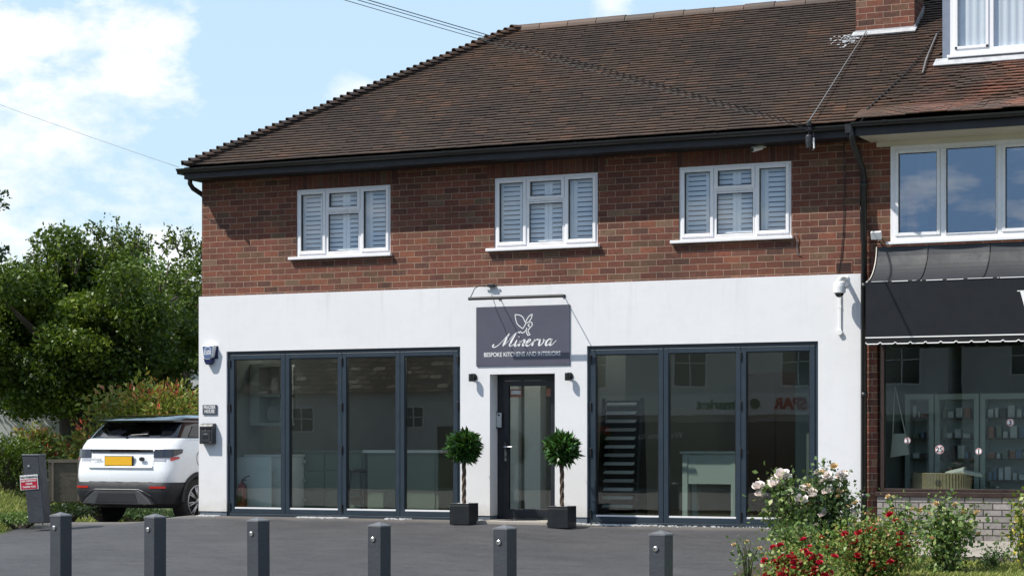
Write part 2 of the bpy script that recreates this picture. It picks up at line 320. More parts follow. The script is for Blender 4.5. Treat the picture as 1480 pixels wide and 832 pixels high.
def groundmat():
    t = NT('rough_ground'); p = t.geo()
    c = t.ramp(t.noise(p, .9, 6, .65), [(.3, (.05, .05, .03)), (.5, (.07, .10, .03)), (.7, (.11, .14, .045))])
    c = t.mix(t.range(t.noise(p, 12, 4), .5, .7, 0, .6), c, (.07, .055, .035))
    t.put(t.b.inputs['Base Color'], c); t.b.inputs['Roughness'].default_value = .95; t.bump(t.noise(p, 30, 4), .8, .02); return t.m
MAT['ground'] = groundmat()
def lawnmat():
    t = NT('lawn_turf'); p = t.geo()
    c = t.ramp(t.noise(p, 3, 6, .7), [(.3, (.12, .17, .04)), (.55, (.21, .25, .07)), (.75, (.34, .32, .14))])
    t.put(t.b.inputs['Base Color'], c); t.b.inputs['Roughness'].default_value = .95; t.bump(t.noise(p, 60, 4), .8, .02); return t.m
MAT['lawn'] = lawnmat()

# ------------------------------------------------------------------ mesh builder
class MB:
    def __init__(s): s.v = []; s.f = []; s.r = []; s.m = []; s.mi = 0
    def add(s, vs, fs, r=None):
        o = len(s.v); s.v += [tuple(p) for p in vs]
        r = r or (random.random(), random.random())
        for f in fs: s.f.append(tuple(i+o for i in f)); s.r.append(r); s.m.append(s.mi)
        return s
    def box(s, x0, x1, y0, y1, z0, z1, r=None):
        return s.add([(x0,y0,z0),(x1,y0,z0),(x1,y1,z0),(x0,y1,z0),(x0,y0,z1),(x1,y0,z1),(x1,y1,z1),(x0,y1,z1)],
                     [(0,3,2,1),(4,5,6,7),(0,1,5,4),(1,2,6,5),(2,3,7,6),(3,0,4,7)], r)
    def obox(s, c, ax, ay, az, r=None):      # oriented box: centre and three half-axis vectors
        c, ax, ay, az = map(Vector, (c, ax, ay, az)); vs = []
        for k in (-1, 1):
            for i, j in ((-1,-1),(1,-1),(1,1),(-1,1)): vs.append(c+ax*i+ay*j+az*k)
        return s.add(vs, [(0,3,2,1),(4,5,6,7),(0,1,5,4),(1,2,6,5),(2,3,7,6),(3,0,4,7)], r)
    def quad(s, *p, r=None): return s.add(p, [tuple(range(len(p)))], r)
    def prism(s, poly, axis, a, b, r=None):   # polygon extruded along axis x|y|z
        n = len(poly)
        def P(p, t): return {'x': (t, p[0], p[1]), 'y': (p[0], t, p[1]), 'z': (p[0], p[1], t)}[axis]
        vs = [P(p, a) for p in poly]+[P(p, b) for p in poly]
        fs = [tuple(range(n))[::-1], tuple(range(n, 2*n))]+[(i, (i+1) % n, (i+1) % n+n, i+n) for i in range(n)]
        return s.add(vs, fs, r)
    def tube(s, path, rad, n=8, cap=True, r=None):
        path = [Vector(p) for p in path]; k = len(path); rs = rad if isinstance(rad, (list, tuple)) else [rad]*k
        vs = []; up = Vector((0, 0, 1)); prev = None
        for i, p in enumerate(path):
            t = (path[min(i+1, k-1)]-path[max(i-1, 0)]).normalized()
            if prev is None:
                a = t.cross(up); a = a if a.length > .05 else t.cross(Vector((1, 0, 0)))
            else: a = prev-t*prev.dot(t)
            a.normalize(); prev = a; b = t.cross(a)
            for j in range(n):
                an = 2*PI*j/n; vs.append(p+(a*math.cos(an)+b*math.sin(an))*rs[i])
        fs = [(i*n+j, i*n+(j+1) % n, (i+1)*n+(j+1) % n, (i+1)*n+j) for i in range(k-1) for j in range(n)]
        if cap: fs += [tuple(range(n))[::-1], tuple(range((k-1)*n, k*n))]
        return s.add(vs, fs, r)
    def lathe(s, prof, c=(0, 0, 0), n=20, axis='z', r=None):    # prof: (radius, height)
        vs = []
        for (ra, h) in prof:
            for j in range(n):
                a = 2*PI*j/n; p = (ra*math.cos(a), ra*math.sin(a), h)
                if axis == 'y': p = (p[0], h, p[1])
                if axis == 'x': p = (h, p[0], p[1])
                vs.append((p[0]+c[0], p[1]+c[1], p[2]+c[2]))
        m = len(prof)
        fs = [(i*n+j, i*n+(j+1) % n, (i+1)*n+(j+1) % n, (i+1)*n+j) for i in range(m-1) for j in range(n)]
        fs += [tuple(range(n))[::-1], tuple(range((m-1)*n, m*n))]
        return s.add(vs, fs, r)
    def wall(s, x0, x1, z0, z1, y0, y1, holes=()):   # wall in the xz plane with rectangular openings (x0,x1,z0,z1)
        xs = sorted({x0, x1, *[h[0] for h in holes], *[h[1] for h in holes]}); zs = sorted({z0, z1, *[h[2] for h in holes], *[h[3] for h in holes]})
        xs = [x for x in xs if x0 <= x <= x1]; zs = [z for z in zs if z0 <= z <= z1]
        def solid(i, k):
            if i < 0 or k < 0 or i >= len(xs)-1 or k >= len(zs)-1: return False
            cx, cz = (xs[i]+xs[i+1])/2, (zs[k]+zs[k+1])/2
            return not any(h[0] < cx < h[1] and h[2] < cz < h[3] for h in holes)
        for i in range(len(xs)-1):
            for k in range(len(zs)-1):
                if not solid(i, k): continue
                a, b, c, d = xs[i], xs[i+1], zs[k], zs[k+1]
                s.quad((a,y0,c),(b,y0,c),(b,y0,d),(a,y0,d)); s.quad((b,y1,c),(a,y1,c),(a,y1,d),(b,y1,d))
                if not solid(i-1, k): s.quad((a,y1,c),(a,y0,c),(a,y0,d),(a,y1,d))
                if not solid(i+1, k): s.quad((b,y0,c),(b,y1,c),(b,y1,d),(b,y0,d))
                if not solid(i, k-1): s.quad((a,y1,c),(b,y1,c),(b,y0,c),(a,y0,c))
                if not solid(i, k+1): s.quad((a,y0,d),(b,y0,d),(b,y1,d),(a,y1,d))
        return s
    def build(s, name, mat, parent=None, bevel=0, smooth=False, loc=None):
        me = bpy.data.meshes.new(name); org = Vector((0, 0, 0))
        if parent is not None: org = wloc(parent)
        elif loc is not None: org = Vector(loc)
        V = np.array(s.v, dtype=np.float64).reshape(-1, 3)-np.array(org)
        me.from_pydata(V.tolist(), [], s.f)
        mats = mat if isinstance(mat, (list, tuple)) else [mat]
        for m in mats: me.materials.append(MAT[m] if isinstance(m, str) else m)
        if len(mats) > 1: me.polygons.foreach_set('material_index', s.m)
        me.update()
        uv = me.uv_layers.new(name='UVMap'); u2 = me.uv_layers.new(name='rnd')
        nl = len(me.loops); lv = np.empty(nl, dtype=np.int32); me.loops.foreach_get('vertex_index', lv)
        np_ = len(me.polygons); tot = np.empty(np_, dtype=np.int32); me.polygons.foreach_get('loop_total', tot)
        nr = np.empty(np_*3); me.polygons.foreach_get('normal', nr); nr = np.abs(nr.reshape(-1, 3))
        ax = np.repeat(np.argmax(nr*np.array([1, 1.01, .99]), axis=1), tot)
        WV = V[lv]+np.array(org)
        U = np.where((ax == 0)[:, None], WV[:, [1, 2]], np.where((ax == 1)[:, None], WV[:, [0, 2]], WV[:, [0, 1]]))
        uv.data.foreach_set('uv', U.astype(np.float32).ravel())
        u2.data.foreach_set('uv', np.repeat(np.array(s.r, dtype=np.float32), tot, axis=0).ravel())
        if smooth: me.polygons.foreach_set('use_smooth', [True]*np_)
        o = bpy.data.objects.new(name, me); COL.objects.link(o)
        if parent is not None: o.parent = parent
        else: o.location = org
        if bevel:
            md = o.modifiers.new('bevel', 'BEVEL'); md.width = bevel; md.segments = 2; md.limit_method = 'ANGLE'; md.angle_limit = math.radians(40)
        return o
def wloc(o):
    v = Vector(o.location)
    while o.parent is not None: o = o.parent; v += Vector(o.location)
    return v
def tag(o, label, cat, group=None, kind=None):
    if label: o['label'] = label
    if cat: o['category'] = cat
    if group: o['group'] = group
    if kind: o['kind'] = kind
    return o
def thing(name, label, cat, loc=(0, 0, 0), group=None, rz=0):
    o = bpy.data.objects.new(name, None); COL.objects.link(o); o.location = loc; o.rotation_euler = (0, 0, rz); o.empty_display_size = .2
    return tag(o, label, cat, group)
def copy_tree(o, parent=None):
    c = o.copy(); COL.objects.link(c); c.parent = parent
    for ch in list(o.children): copy_tree(ch, c)
    return c
def text_mesh(body, size, name, mat, parent, loc, rot=(PI/2, 0, 0), ext=.002, shear=0, bold=0, space=1., sx=1., align='CENTER', mirror=False):
    cu = bpy.data.curves.new(name, 'FONT'); cu.body = body; cu.size = size; cu.extrude = ext; cu.shear = shear; cu.offset = bold
    cu.align_x = align; cu.align_y = 'CENTER'; cu.space_character = space
    ob = bpy.data.objects.new('tmp', cu); COL.objects.link(ob)
    bpy.context.view_layer.update(); dg = bpy.context.evaluated_depsgraph_get()
    me = bpy.data.meshes.new_from_object(ob.evaluated_get(dg)); COL.objects.unlink(ob); bpy.data.objects.remove(ob)
    me.transform(Matrix.Diagonal((sx, 1, 1, 1))); me.transform(Matrix.LocRotScale(Vector(loc), __import__('mathutils').Euler(rot), None))
    if parent is not None: me.transform(Matrix.Translation(-wloc(parent)))
    me.materials.clear(); me.materials.append(MAT[mat]); me.name = name
    o = bpy.data.objects.new(name, me); COL.objects.link(o); o.parent = parent
    return o
def leaves(name, mat, parent, P, size, aspect=.5, up=.35, jit=.35, r=None, outward=None, smooth=False):
    """many leaf-shaped quads: P is an Nx3 array of world points"""
    n = len(P); org = np.array(wloc(parent)) if parent is not None else np.zeros(3)
    d = RNG.normal(size=(n, 3))
    if outward is not None: d = d*.6+outward*1.2
    d[:, 2] += up*RNG.normal(.2, .6, n); d /= np.linalg.norm(d, axis=1)[:, None]
    q = RNG.normal(size=(n, 3)); q -= (q*d).sum(1)[:, None]*d; q /= np.linalg.norm(q, axis=1)[:, None]
    nn = np.cross(d, q); L = size*(1+jit*RNG.normal(size=n)).clip(.4, 1.8); Wd = L*aspect
    A = P; B = P+d*(L*.5)[:, None]+q*(Wd*.5)[:, None]+nn*(L*.08)[:, None]; C = P+d*L[:, None]-nn*(L*.10)[:, None]; D = P+d*(L*.5)[:, None]-q*(Wd*.5)[:, None]+nn*(L*.08)[:, None]
    V = np.stack([A, B, C, D], 1).reshape(-1, 3)-org
    me = bpy.data.meshes.new(name); me.vertices.add(4*n); me.vertices.foreach_set('co', V.ravel())
    me.loops.add(4*n); me.loops.foreach_set('vertex_index', np.arange(4*n, dtype=np.int32))
    me.polygons.add(n); me.polygons.foreach_set('loop_start', np.arange(0, 4*n, 4, dtype=np.int32))
    me.update(calc_edges=True)
    u2 = me.uv_layers.new(name='rnd'); rr = RNG.random((n, 2)) if r is None else r
    u2.data.foreach_set('uv', np.repeat(rr.astype(np.float32), 4, axis=0).ravel())
    me.materials.append(MAT[mat]); o = bpy.data.objects.new(name, me); COL.objects.link(o)
    if parent is not None: o.parent = parent
    return o
def sm(a, b, x):
    t = min(1, max(0, (x-a)/(b-a))); return t*t*(3-2*t)

# ------------------------------------------------------------------ ground
BND = [(-12, -5.0), (-9, -5.3), (-5, -5.9), (-2.8, -6.5), (.2, -8.1), (3, -9.1), (12, -9.4)]
def bx(y):
    for (a, xa), (b, xb) in zip(BND, BND[1:]):
        if y <= b: return xa+(xb-xa)*max(0, (y-a))/(b-a)
    return BND[-1][1]
def g(x, y):
    z = -.075*max(0, min(7.5, -y))*(1-.62*sm(4.5, 5.3, x)*sm(-9.5, -8, y)) - .045*max(0, min(3.5, y))
    z -= .03*sm(.6, 1.2, x)+.12*sm(4.2, 6, x)
    z -= .015*max(0, min(3, -5-x))+.10*sm(5.05, 6.2, -x)*sm(-4, -.6, y)
    if y > -10: z += .55*sm(.05, 2.6, bx(y)-x)*sm(-10, -7, y)
    return z
def sheet(name, xs, ys, mat, lift=0., xf=None, kind='structure', dz=None):
    mb = MB(); nx, ny = len(xs), len(ys); vs = []
    for y in ys:
        for x in xs:
            X = x if xf is None else xf(x, y)
            vs.append((X, y, g(X, y)+lift+(dz(X, y) if dz else 0)))
    mb.add(vs, [(j*nx+i, j*nx+i+1, (j+1)*nx+i+1, (j+1)*nx+i) for j in range(ny-1) for i in range(nx-1)])
    o = mb.build(name, mat, smooth=True); o['kind'] = kind; return o
def lin(a, b, n): return [a+(b-a)*i/(n-1) for i in range(n)]
gx = [-600, -200, -80, -40]+lin(-25, 15, 81)+[25, 40, 80, 200, 600]; gy = [-600, -200, -80, -55]+lin(-50, -12, 20)+lin(-11.5, 16, 56)+[20, 30, 60, 200, 900]
sheet('ground', gx, gy, 'ground', -.03)
tt = lin(0, 1, 60)
fy = lin(-9.2, .30, 40)
def fcx(t, y): a = bx(y); b = 5.0 if y > -2.9 else 4.55; return a+(b-a)*t
sheet('forecourt', tt, fy, 'asphalt', .004, fcx)
sheet('driveway', tt, lin(.30, 9, 16), 'asphalt', .004, lambda t, y: bx(y)+(-4.5-bx(y))*t)
sheet('path', lin(5.0, 30, 40), lin(-2.35, .02, 8), 'concrete', .008)
sheet('pavement', lin(-60, 60, 40), lin(-12.0, -9.2, 5), 'paving', .008)
sheet('road', lin(-200, 200, 30), lin(-20, -12.1, 5), 'road', -.02)
sheet('far_pavement', lin(-80, 80, 30), lin(-38, -20.1, 5), 'paving', .06)
# lawn with a soil bed along its back edge
lawn = sheet('lawn', lin(5.35, 30, 60), lin(-9.0, -3.25, 20), 'lawn', .02, dz=lambda x, y: .05*noise.noise((x*1.2, y*1.2, 0)))
sheet('flower_bed', lin(4.55, 30, 60), lin(-9.1, -2.36, 24), 'soil', .006, dz=lambda x, y: .03*noise.noise((x*3, y*3, 0)))

# ------------------------------------------------------------------ the kitchen shop
shop = thing('shop_building', 'kitchen showroom with red brick upper floor, white rendered ground floor and hipped tile roof', 'building', (0, 0, 0))
UW = [(-3.355, -1.855), (-.272, 1.233), (2.368, 3.874)]
ZB, ZT = 3.655, 4.60
HOL = [(a, b, ZB, ZT) for a, b in UW]
w = MB().wall(-4.93, 4.86, 3.12, 5.05, .02, .30, HOL); w.box(-4.93, -4.65, .301, 7.2, 3.12, 5.0); w.box(-4.93, 4.86, 7.2, 7.45, 3.12, 5.0)
w.build('brick_wall', 'brick', shop)
lo = MB().wall(-4.97, 4.775, .065, 3.145, 0, .28, [(-4.50, -.773, .0, 2.348), (-.328, .627, .0, 1.965), (1.088, 4.229, .0, 2.318)])
lo.box(-4.97, -4.69, .281, 7.2, .065, 3.11); lo.box(-4.97, 4.775, 7.2, 7.48, .065, 3.11)
lo.build('rendered_wall', 'render', shop, bevel=.004)
for a, b in ((-4.955, -4.505), (-.77, -.335), (.632, 1.083), (4.234, 4.765)):
    pl = MB().box(a, b, .012, .27, -.12, .066)
    if a < -4: pl.box(-4.955, -4.72, .2701, 7.1, -.3, .066)
    pl.build('plinth', 'plinth', shop)
for k, (a, b) in enumerate(UW):
    MB().box(a-.11, b+.10, .014, .2, 4.603, 4.82).build('soldier_lintel', 'brick_soldier', shop)
# upper windows
def upper_window(a, b, bld):
    w_ = b-a; f = MB(); y0, y1 = .035, .10
    f.box(a, a+.045, y0, y1, ZB, ZT); f.box(b-.045, b, y0, y1, ZB, ZT); f.box(a+.045, b-.045, y0, y1, ZT-.045, ZT); f.box(a+.045, b-.045, y0, y1, ZB, ZB+.05)
    m1, m2 = a+.475, b-.475
    f.box(m1-.022, m1+.022, y0, y1, ZB+.05, ZT-.045); f.box(m2-.022, m2+.022, y0, y1, ZB+.05, ZT-.045); f.box(m1+.022, m2-.022, y0, y1, ZT-.34, ZT-.30)
    W = f.build('window', 'upvc', bld, bevel=.004)
    def sash(x0, x1, z0, z1, t=.045, py=.018):
        s = MB(); yy0, yy1 = py, .07
        s.box(x0, x0+t, yy0, yy1, z0, z1); s.box(x1-t, x1, yy0, yy1, z0, z1); s.box(x0+t, x1-t, yy0, yy1, z1-t, z1); s.box(x0+t, x1-t, yy0, yy1, z0, z0+t)
        s.build('sash', 'upvc', W, bevel=.006)
        s2 = MB(); q = .008
        s2.box(x0+t, x0+t+q, yy0+.012, yy1-.01, z0+t, z1-t); s2.box(x1-t-q, x1-t, yy0+.012, yy1-.01, z0+t, z1-t); s2.box(x0+t+q, x1-t-q, yy0+.012, yy1-.01, z1-t-q, z1-t); s2.box(x0+t+q, x1-t-q, yy0+.012, yy1-.01, z0+t, z0+t+q)
        s2.build('gasket', 'black', W)
        MB().box(x0+t, x1-t, .048, .066, z0+t, z1-t).build('pane', 'glass_up', W)
    sash(a+.03, m1-.008, ZB+.035, ZT-.03); sash(m2+.008, b-.03, ZB+.035, ZT-.03); sash(m1+.008, m2-.008, ZT-.315, ZT-.03)
    sash(m1+.014, m2-.014, ZB+.035, ZT-.345, t=.022, py=.03)
    MB().box(a-.10, b+.0, -.05, .034, ZB-.042, ZB-.003).box(b, b+.035, -.05, .018, ZB-.042, ZB-.003).build('sill', 'upvc', W, bevel=.005)
    s = MB(); n = 4; pw = (w_-.06)/n; Y = .135
    for i in range(n):
        x0 = a+.03+pw*i; x1 = x0+pw
        s.box(x0+.002, x0+.055, Y-.014, Y+.014, ZB+.02, ZT-.02); s.box(x1-.055, x1-.002, Y-.014, Y+.014, ZB+.02, ZT-.02)
        s.box(x0+.055, x1-.055, Y-.013, Y+.013, ZB+.02, ZB+.07); s.box(x0+.055, x1-.055, Y-.013, Y+.013, ZT-.07, ZT-.02)
        z = ZB+.10
        while z < ZT-.08:
            s.obox(((x0+x1)/2, Y, z), (pw/2-.055, 0, 0), (0, .017, .0245), (0, -.003, .002)); z += .0635
    s.build('shutter', 'slat', W)
for a, b in UW: upper_window(a, b, shop)

# bifold doors
def pane_bifold(x0, x1, z0, z1, parts, name):
    Y0, Y1 = .035, .115; t = .045
    f = MB(); f.box(x0, x0+t, Y0, Y1, z0, z1); f.box(x1-t, x1, Y0, Y1, z0, z1); f.box(x0+t, x1-t, Y0, Y1, z1-t, z1); f.box(x0+t, x1-t, Y0-.02, Y1, z0, z0+.035)
    F = f.build(name, 'anthracite', shop, bevel=.003)
    xs = [x0+t]+list(parts)+[x1-t]
    for i in range(len(xs)-1):
        a, b = xs[i]+.003, xs[i+1]-.003; c, d = z0+.038, z1-t-.003; s = .065; y0, y1 = Y0-.012, Y1-.012
        l = MB(); l.box(a, a+s, y0, y1, c, d); l.box(b-s, b, y0, y1, c, d); l.box(a+s, b-s, y0, y1, d-s, d); l.box(a+s, b-s, y0, y1, c, c+.07)
        l.build('door_leaf', 'anthracite', F, bevel=.004)
        MB().box(a+s, b-s, y0+.028, y0+.048, c+.07, d-s).build('pane', 'glass', F)
        MB().box(a+s+.001, b-s-.001, y0+.01, y0+.027, c+.071, c+.092).build('glazing_bead', 'white', F)
        q = .012; MB().box(a+s, a+s+q, y0+.012, y0+.027, c+.093, d-s).box(b-s-q, b-s, y0+.012, y0+.027, c+.093, d-s).box(a+s+q, b-s-q, y0+.012, y0+.027, d-s-q, d-s).build('gasket', 'black', F)
    hx = [xs[0]]+[xs[2]] + ([xs[4]] if len(xs) > 4 else [])
    for x in hx:
        for z in (z0+.14, z0+.95, z0+1.55, z1-.17): MB().box(x-.012, x+.012, Y0-.03, Y0-.013, z-.055, z+.055).build('hinge', 'black', F, bevel=.003)
pane_bifold(-4.50, -.775, .0, 2.346, (-3.54, -2.622, -1.708), 'bifold_door')
pane_bifold(1.09, 4.227, -.03, 2.316, (2.154, 3.207), 'bifold_door')
# entrance door in its deep reveal
Y0 = .235
f = MB(); f.box(-.326, -.245, Y0, Y0+.07, .0, 1.963); f.box(.544, .625, Y0, Y0+.07, .0, 1.963); f.box(-.245, .544, Y0, Y0+.07, 1.885, 1.963); f.box(-.245, .544, Y0-.01, Y0+.07, .0, .03)
D = f.build('entrance_door', 'anthracite_dark', shop, bevel=.003)
l = MB(); a, b, c, d = -.24, .539, .034, 1.88; s = .07
l.box(a, a+s+.015, Y0-.012, Y0+.05, c, d); l.box(b-s, b, Y0-.012, Y0+.05, c, d); l.box(a+s+.015, b-s, Y0-.012, Y0+.05, d-s, d); l.box(a+s+.015, b-s, Y0-.012, Y0+.05, c, c+.12)
l.build('door_leaf', 'anthracite_dark', D, bevel=.004)
MB().box(a+s+.015, b-s, Y0+.014, Y0+.034, c+.12, d-s).build('pane', 'glass', D)
h = MB(); h.box(a+.028, a+.058, Y0-.02, Y0-.0125, .80, 1.05); h.tube([(a+.043, Y0-.02, .99), (a+.043, Y0-.06, .99), (a+.16, Y0-.06, .99)], .009, 8)
h.build('handle', 'chrome', D, smooth=False)
MB().box(a+s+.03, a+s+.20, Y0+.0105, Y0+.0135, 1.66, 1.77).build('notice_sticker', 'terracotta', D)
MB().box(a+s+.042, a+s+.188, Y0+.0085, Y0+.0104, 1.70, 1.75).build('notice_panel', 'pot_item2', D)
MB().box(b-s-.075, b-s-.005, Y0+.0105, Y0+.0135, 1.67, 1.77).box(b-s-.07, b-s-.01, Y0+.0085, Y0+.0104, 1.70, 1.74).build('notice_sticker', 'terracotta', D)
# threshold slab
tag(MB().prism([(-.33, .23), (.63, .23), (.70, -.42), (-.36, -.42)], 'z', -.08, .012).build('door_step', 'concrete', bevel=.01), 'pale concrete slab in front of the entrance door between the planters', 'door step')

# gutter, fascia, soffit of the shop
SL = .645
MB().box(-4.94, 4.84, -.40, -.378, 4.79, 4.955).build('fascia_board', 'fascia_dark', shop)
MB().box(-4.94, 4.84, -.377, .018, 4.795, 4.815).build('soffit', 'fascia_dark', shop)
MB().box(-4.96, -4.942, -.39, 7.4, 4.79, 4.955).build('bargeboard', 'fascia_dark', shop)
def gutter(x0, x1, y, z, r, parent):
    n = 8; prof = [(y-r*math.cos(PI*i/n), z-r*math.sin(PI*i/n)*.95) for i in range(n+1)]
    inner = [(y-(r-.008)*math.cos(PI*i/n), z-(r-.008)*math.sin(PI*i/n)*.95) for i in range(n, -1, -1)]
    m = MB().prism(prof+inner, 'x', x0, x1)
    x = x0+.4
    while x < x1: m.prism([(y-(r+.006)*math.cos(PI*i/n), z+.004-(r+.008)*math.sin(PI*i/n)*.95) for i in range(n+1)], 'x', x, x+.05); x += 1.9
    return m
gm = gutter(-4.98, 4.86, -.465, 4.925, .058, shop)
gm.prism([(-.523, 4.925), (-.465, 4.86), (-.407, 4.925)], 'x', -5.02, -4.981)
gm.build('gutter', 'black', shop)
gy_ = MB(); gy_.box(-5.075, -4.965, -.40, 7.4, 4.865, 4.925); gy_.build('side_gutter', 'black', shop)
MB().tube([(-5.04, -.12, 4.87), (-5.04, -.12, 4.76), (-5.03, -.06, 4.70), (-4.985, .14, 4.62), (-4.975, .18, 4.55), (-4.975, .18, .0)], .036, 10).build('downpipe', 'black', shop, smooth=True)

# roof: courses of separate clay tiles
def tile_course(mb, x0, x1, y, z, length=.135, tw=.165, th=.013, off=0., wave=None, skip=None):
    x = x0-off
    cs, sn = math.cos(math.atan(SL)), math.sin(math.atan(SL))
    tilt = math.radians(-15); ca, sa = math.cos(math.atan(SL)+tilt), math.sin(math.atan(SL)+tilt)
    while x < x1:
        a, b = max(x, x0), min(x+tw-.0012, x1); x += tw
        if b-a < .015: continue
        if skip and skip((a+b)/2, y): continue
        jz = random.gauss(0, .0012)+(wave((a+b)/2, y) if wave else 0); jl = random.gauss(0, .0018); rr = random.gauss(0, .0007)
        B = Vector(((a+b)/2, y-jl*cs, z-jl*sn+jz+.040)); A_ = Vector(((b-a)/2, 0, rr)); D_ = Vector((0, ca, sa))*length/2; N_ = Vector((0, -sa, ca))*th/2
        mb.obox(B+D_, A_, D_, N_)
XH, YE, ZE = -4.85, -.50, 4.93
YR = 3.07; ZR = ZE+SL*(YR-YE)
def roofz(y): return ZE+SL*(y-YE)
GA = .0715                      # gauge measured along y
nc = int((YR-YE)/GA)
rt = MB()
for k in range(nc+1):
    y = YE+k*GA
    tile_course(rt, XH+k*GA-.035, 4.84, y, roofz(y), off=(k % 2)*.0825)
R_ = rt.build('roof', 'tile', shop)
# underlay so nothing shows between tiles, and the slopes one cannot see from the street
YB = 2*YR-YE+.0
ul = MB(); ul.quad((XH+.02, YE+.06, ZE+.01), (4.84, YE+.06, ZE+.01), (4.84, YR, ZR-.02), (XH+YR-YE-.02, YR, ZR-.02))
ul.quad((XH-.03, YE+.02, ZE+.03), (XH+YR-YE, YR, ZR+.02), (XH-.03, YB, ZE+.03))
ul.quad((XH+.05, YB, ZE), (XH+YR-YE, YR, ZR-.02), (4.84, YR, ZR-.02), (4.84, YB, ZE)); ul.build('roof_deck', 'fascia_dark', R_)
hs = MB()
for k in range(nc):             # left hip slope in stepped courses
    t0 = k*GA; x = XH+t0; z = ZE+SL*t0
    hs.add([(x, YE+t0+.1, z+.03), (x, YB-t0-.1, z+.03), (x+.12, YB-t0-.2, z+.075), (x+.12, YE+t0+.2, z+.075), (x, YE+t0+.1, z+.005), (x, YB-t0-.1, z+.005)], [(0, 1, 2, 3), (0, 4, 5, 1)][:2])
hs.build('hip_slope', 'tile', R_)
hb = MB()
hd = Vector((1, 1, SL)).normalized(); hn = Vector((1, -1, 0)).normalized(); hu = hd.cross(hn)*-1
if hu.z < 0: hu = -hu
for k in range(nc+1):           # bonnet tiles up the hip
    p = Vector((XH+k*GA, YE+k*GA, ZE+SL*k*GA))+Vector((.02, .0, .055)); L_ = .17+random.gauss(0, .008); vs = []
    lift = .068+random.gauss(0, .004)
    for (t, r_, u) in ((-.06, .085, lift), (L_, .060, -.014)):
        for j in range(7):
            an = PI*j/6; vs.append(p+hd*t+hn*(math.cos(an)*r_*1.25)+hu*(u-.05+math.sin(an)*r_*.72))
        for j in range(6, -1, -1):
            an = PI*j/6; vs.append(p+hd*t+hn*(math.cos(an)*(r_-.014)*1.25)+hu*(u-.04+math.sin(an)*(r_-.018)*.62))
    n_ = 14; hb.add(vs, [(j, (j+1) % n_, n_+(j+1) % n_, n_+j) for j in range(n_)]+[tuple(range(n_))[::-1], tuple(range(n_, 2*n_))])
hb.build('hip_tiles', 'tile', R_)
def ridge(x0, x1, parent):
    m = MB(); x = x0
    while x < x1:
        e = min(x+.445, x1); r_ = .105; zz = ZR-.035+random.gauss(0, .006); vs = []
        for xx in (x, e):
            for j in range(9): an = PI*j/8; vs.append((xx, YR+math.cos(an)*r_, zz+math.sin(an)*r_))
        m.add(vs, [(j, j+1, 10+j, 9+j) for j in range(8)]+[tuple(range(9)), tuple(range(9, 18))[::-1]]); x += .455
    return m.build('ridge_tiles', 'tile', parent)
ridge(XH+YR-YE-.1, 4.84, R_)

# ------------------------------------------------------------------ the neighbouring shop
nb = thing('neighbouring_shop', 'brick shop on the right with dormer, white upper window and brown framed shop window', 'building', (5, 0, 0))
NW = (5.151, 8.6, 3.52, 4.70); SW = (5.0, 9.9, .44, 2.35)
w = MB().wall(4.862, 12.5, .0, 4.98, .025, .30, [NW, (4.97, 9.9, .0, 2.5)])
w.box(12.25, 12.5, .301, 7.4, .0, 5.0); w.box(4.862, 12.5, 7.2, 7.45, .0, 5.0)
w.build('brick_wall', 'brick', nb)
MB().box(4.777, 4.861, .05, .3, -.1, 3.15).build('party_pier', 'brick', nb)
MB().box(4.99, 9.9, -.02, .22, -.35, .385).build('stall_riser', 'blockwork', nb)
# first-floor window
x0, x1, z0, z1 = NW; f = MB(); y0, y1 = .0, .07
f.box(x0, x0+.06, y0, y1, z0, z1); f.box(x1-.06, x1, y0, y1, z0, z1); f.box(x0+.06, x1-.06, y0, y1, z1-.055, z1); f.box(x0+.06, x1-.06, y0, y1, z0, z0+.065)
ms = (5.80, 6.49, 7.22, 7.95)
for m in ms: f.box(m-.03, m+.03, y0, y1, z0+.065, z1-.055)
W = f.build('window', 'upvc', nb, bevel=.004)
ed = [x0+.06]+[q for m in ms for q in (m-.03, m+.03)]+[x1-.06]
for i in range(0, len(ed), 2):
    a, b = ed[i]+.002, ed[i+1]-.002; c, d = z0+.067, z1-.057; s = MB(); t = .04 if i in (0, 4, 8) else .012
    s.box(a, a+t, y0-.014, y1-.02, c, d); s.box(b-t, b, y0-.014, y1-.02, c, d); s.box(a+t, b-t, y0-.014, y1-.02, d-t, d); s.box(a+t, b-t, y0-.014, y1-.02, c, c+t); s.build('sash', 'upvc', W, bevel=.004)
    MB().box(a+t, b-t, .02, .038, c+t, d-t).build('pane', 'glass_sky', W)
    q = .007; MB().box(a+t, a+t+q, .002, .019, c+t, d-t).box(b-t-q, b-t, .002, .019, c+t, d-t).box(a+t+q, b-t-q, .002, .019, d-t-q, d-t).build('gasket', 'black', W)
MB().box(x0-.04, x1, -.06, -.002, z0-.035, z0-.002).build('sill', 'upvc', W, bevel=.004)
cu = MB(); vs = [];
for i in range(13): vs.append((5.44+.013*i, .16+.012*math.sin(i*1.9)))
cu.add([(x, y, z0+.05) for x, y in vs]+[(x, y, z1-.05) for x, y in vs], [(i, i+1, 14+i, 13+i) for i in range(12)]); cu.build('curtain', 'curtain', W)
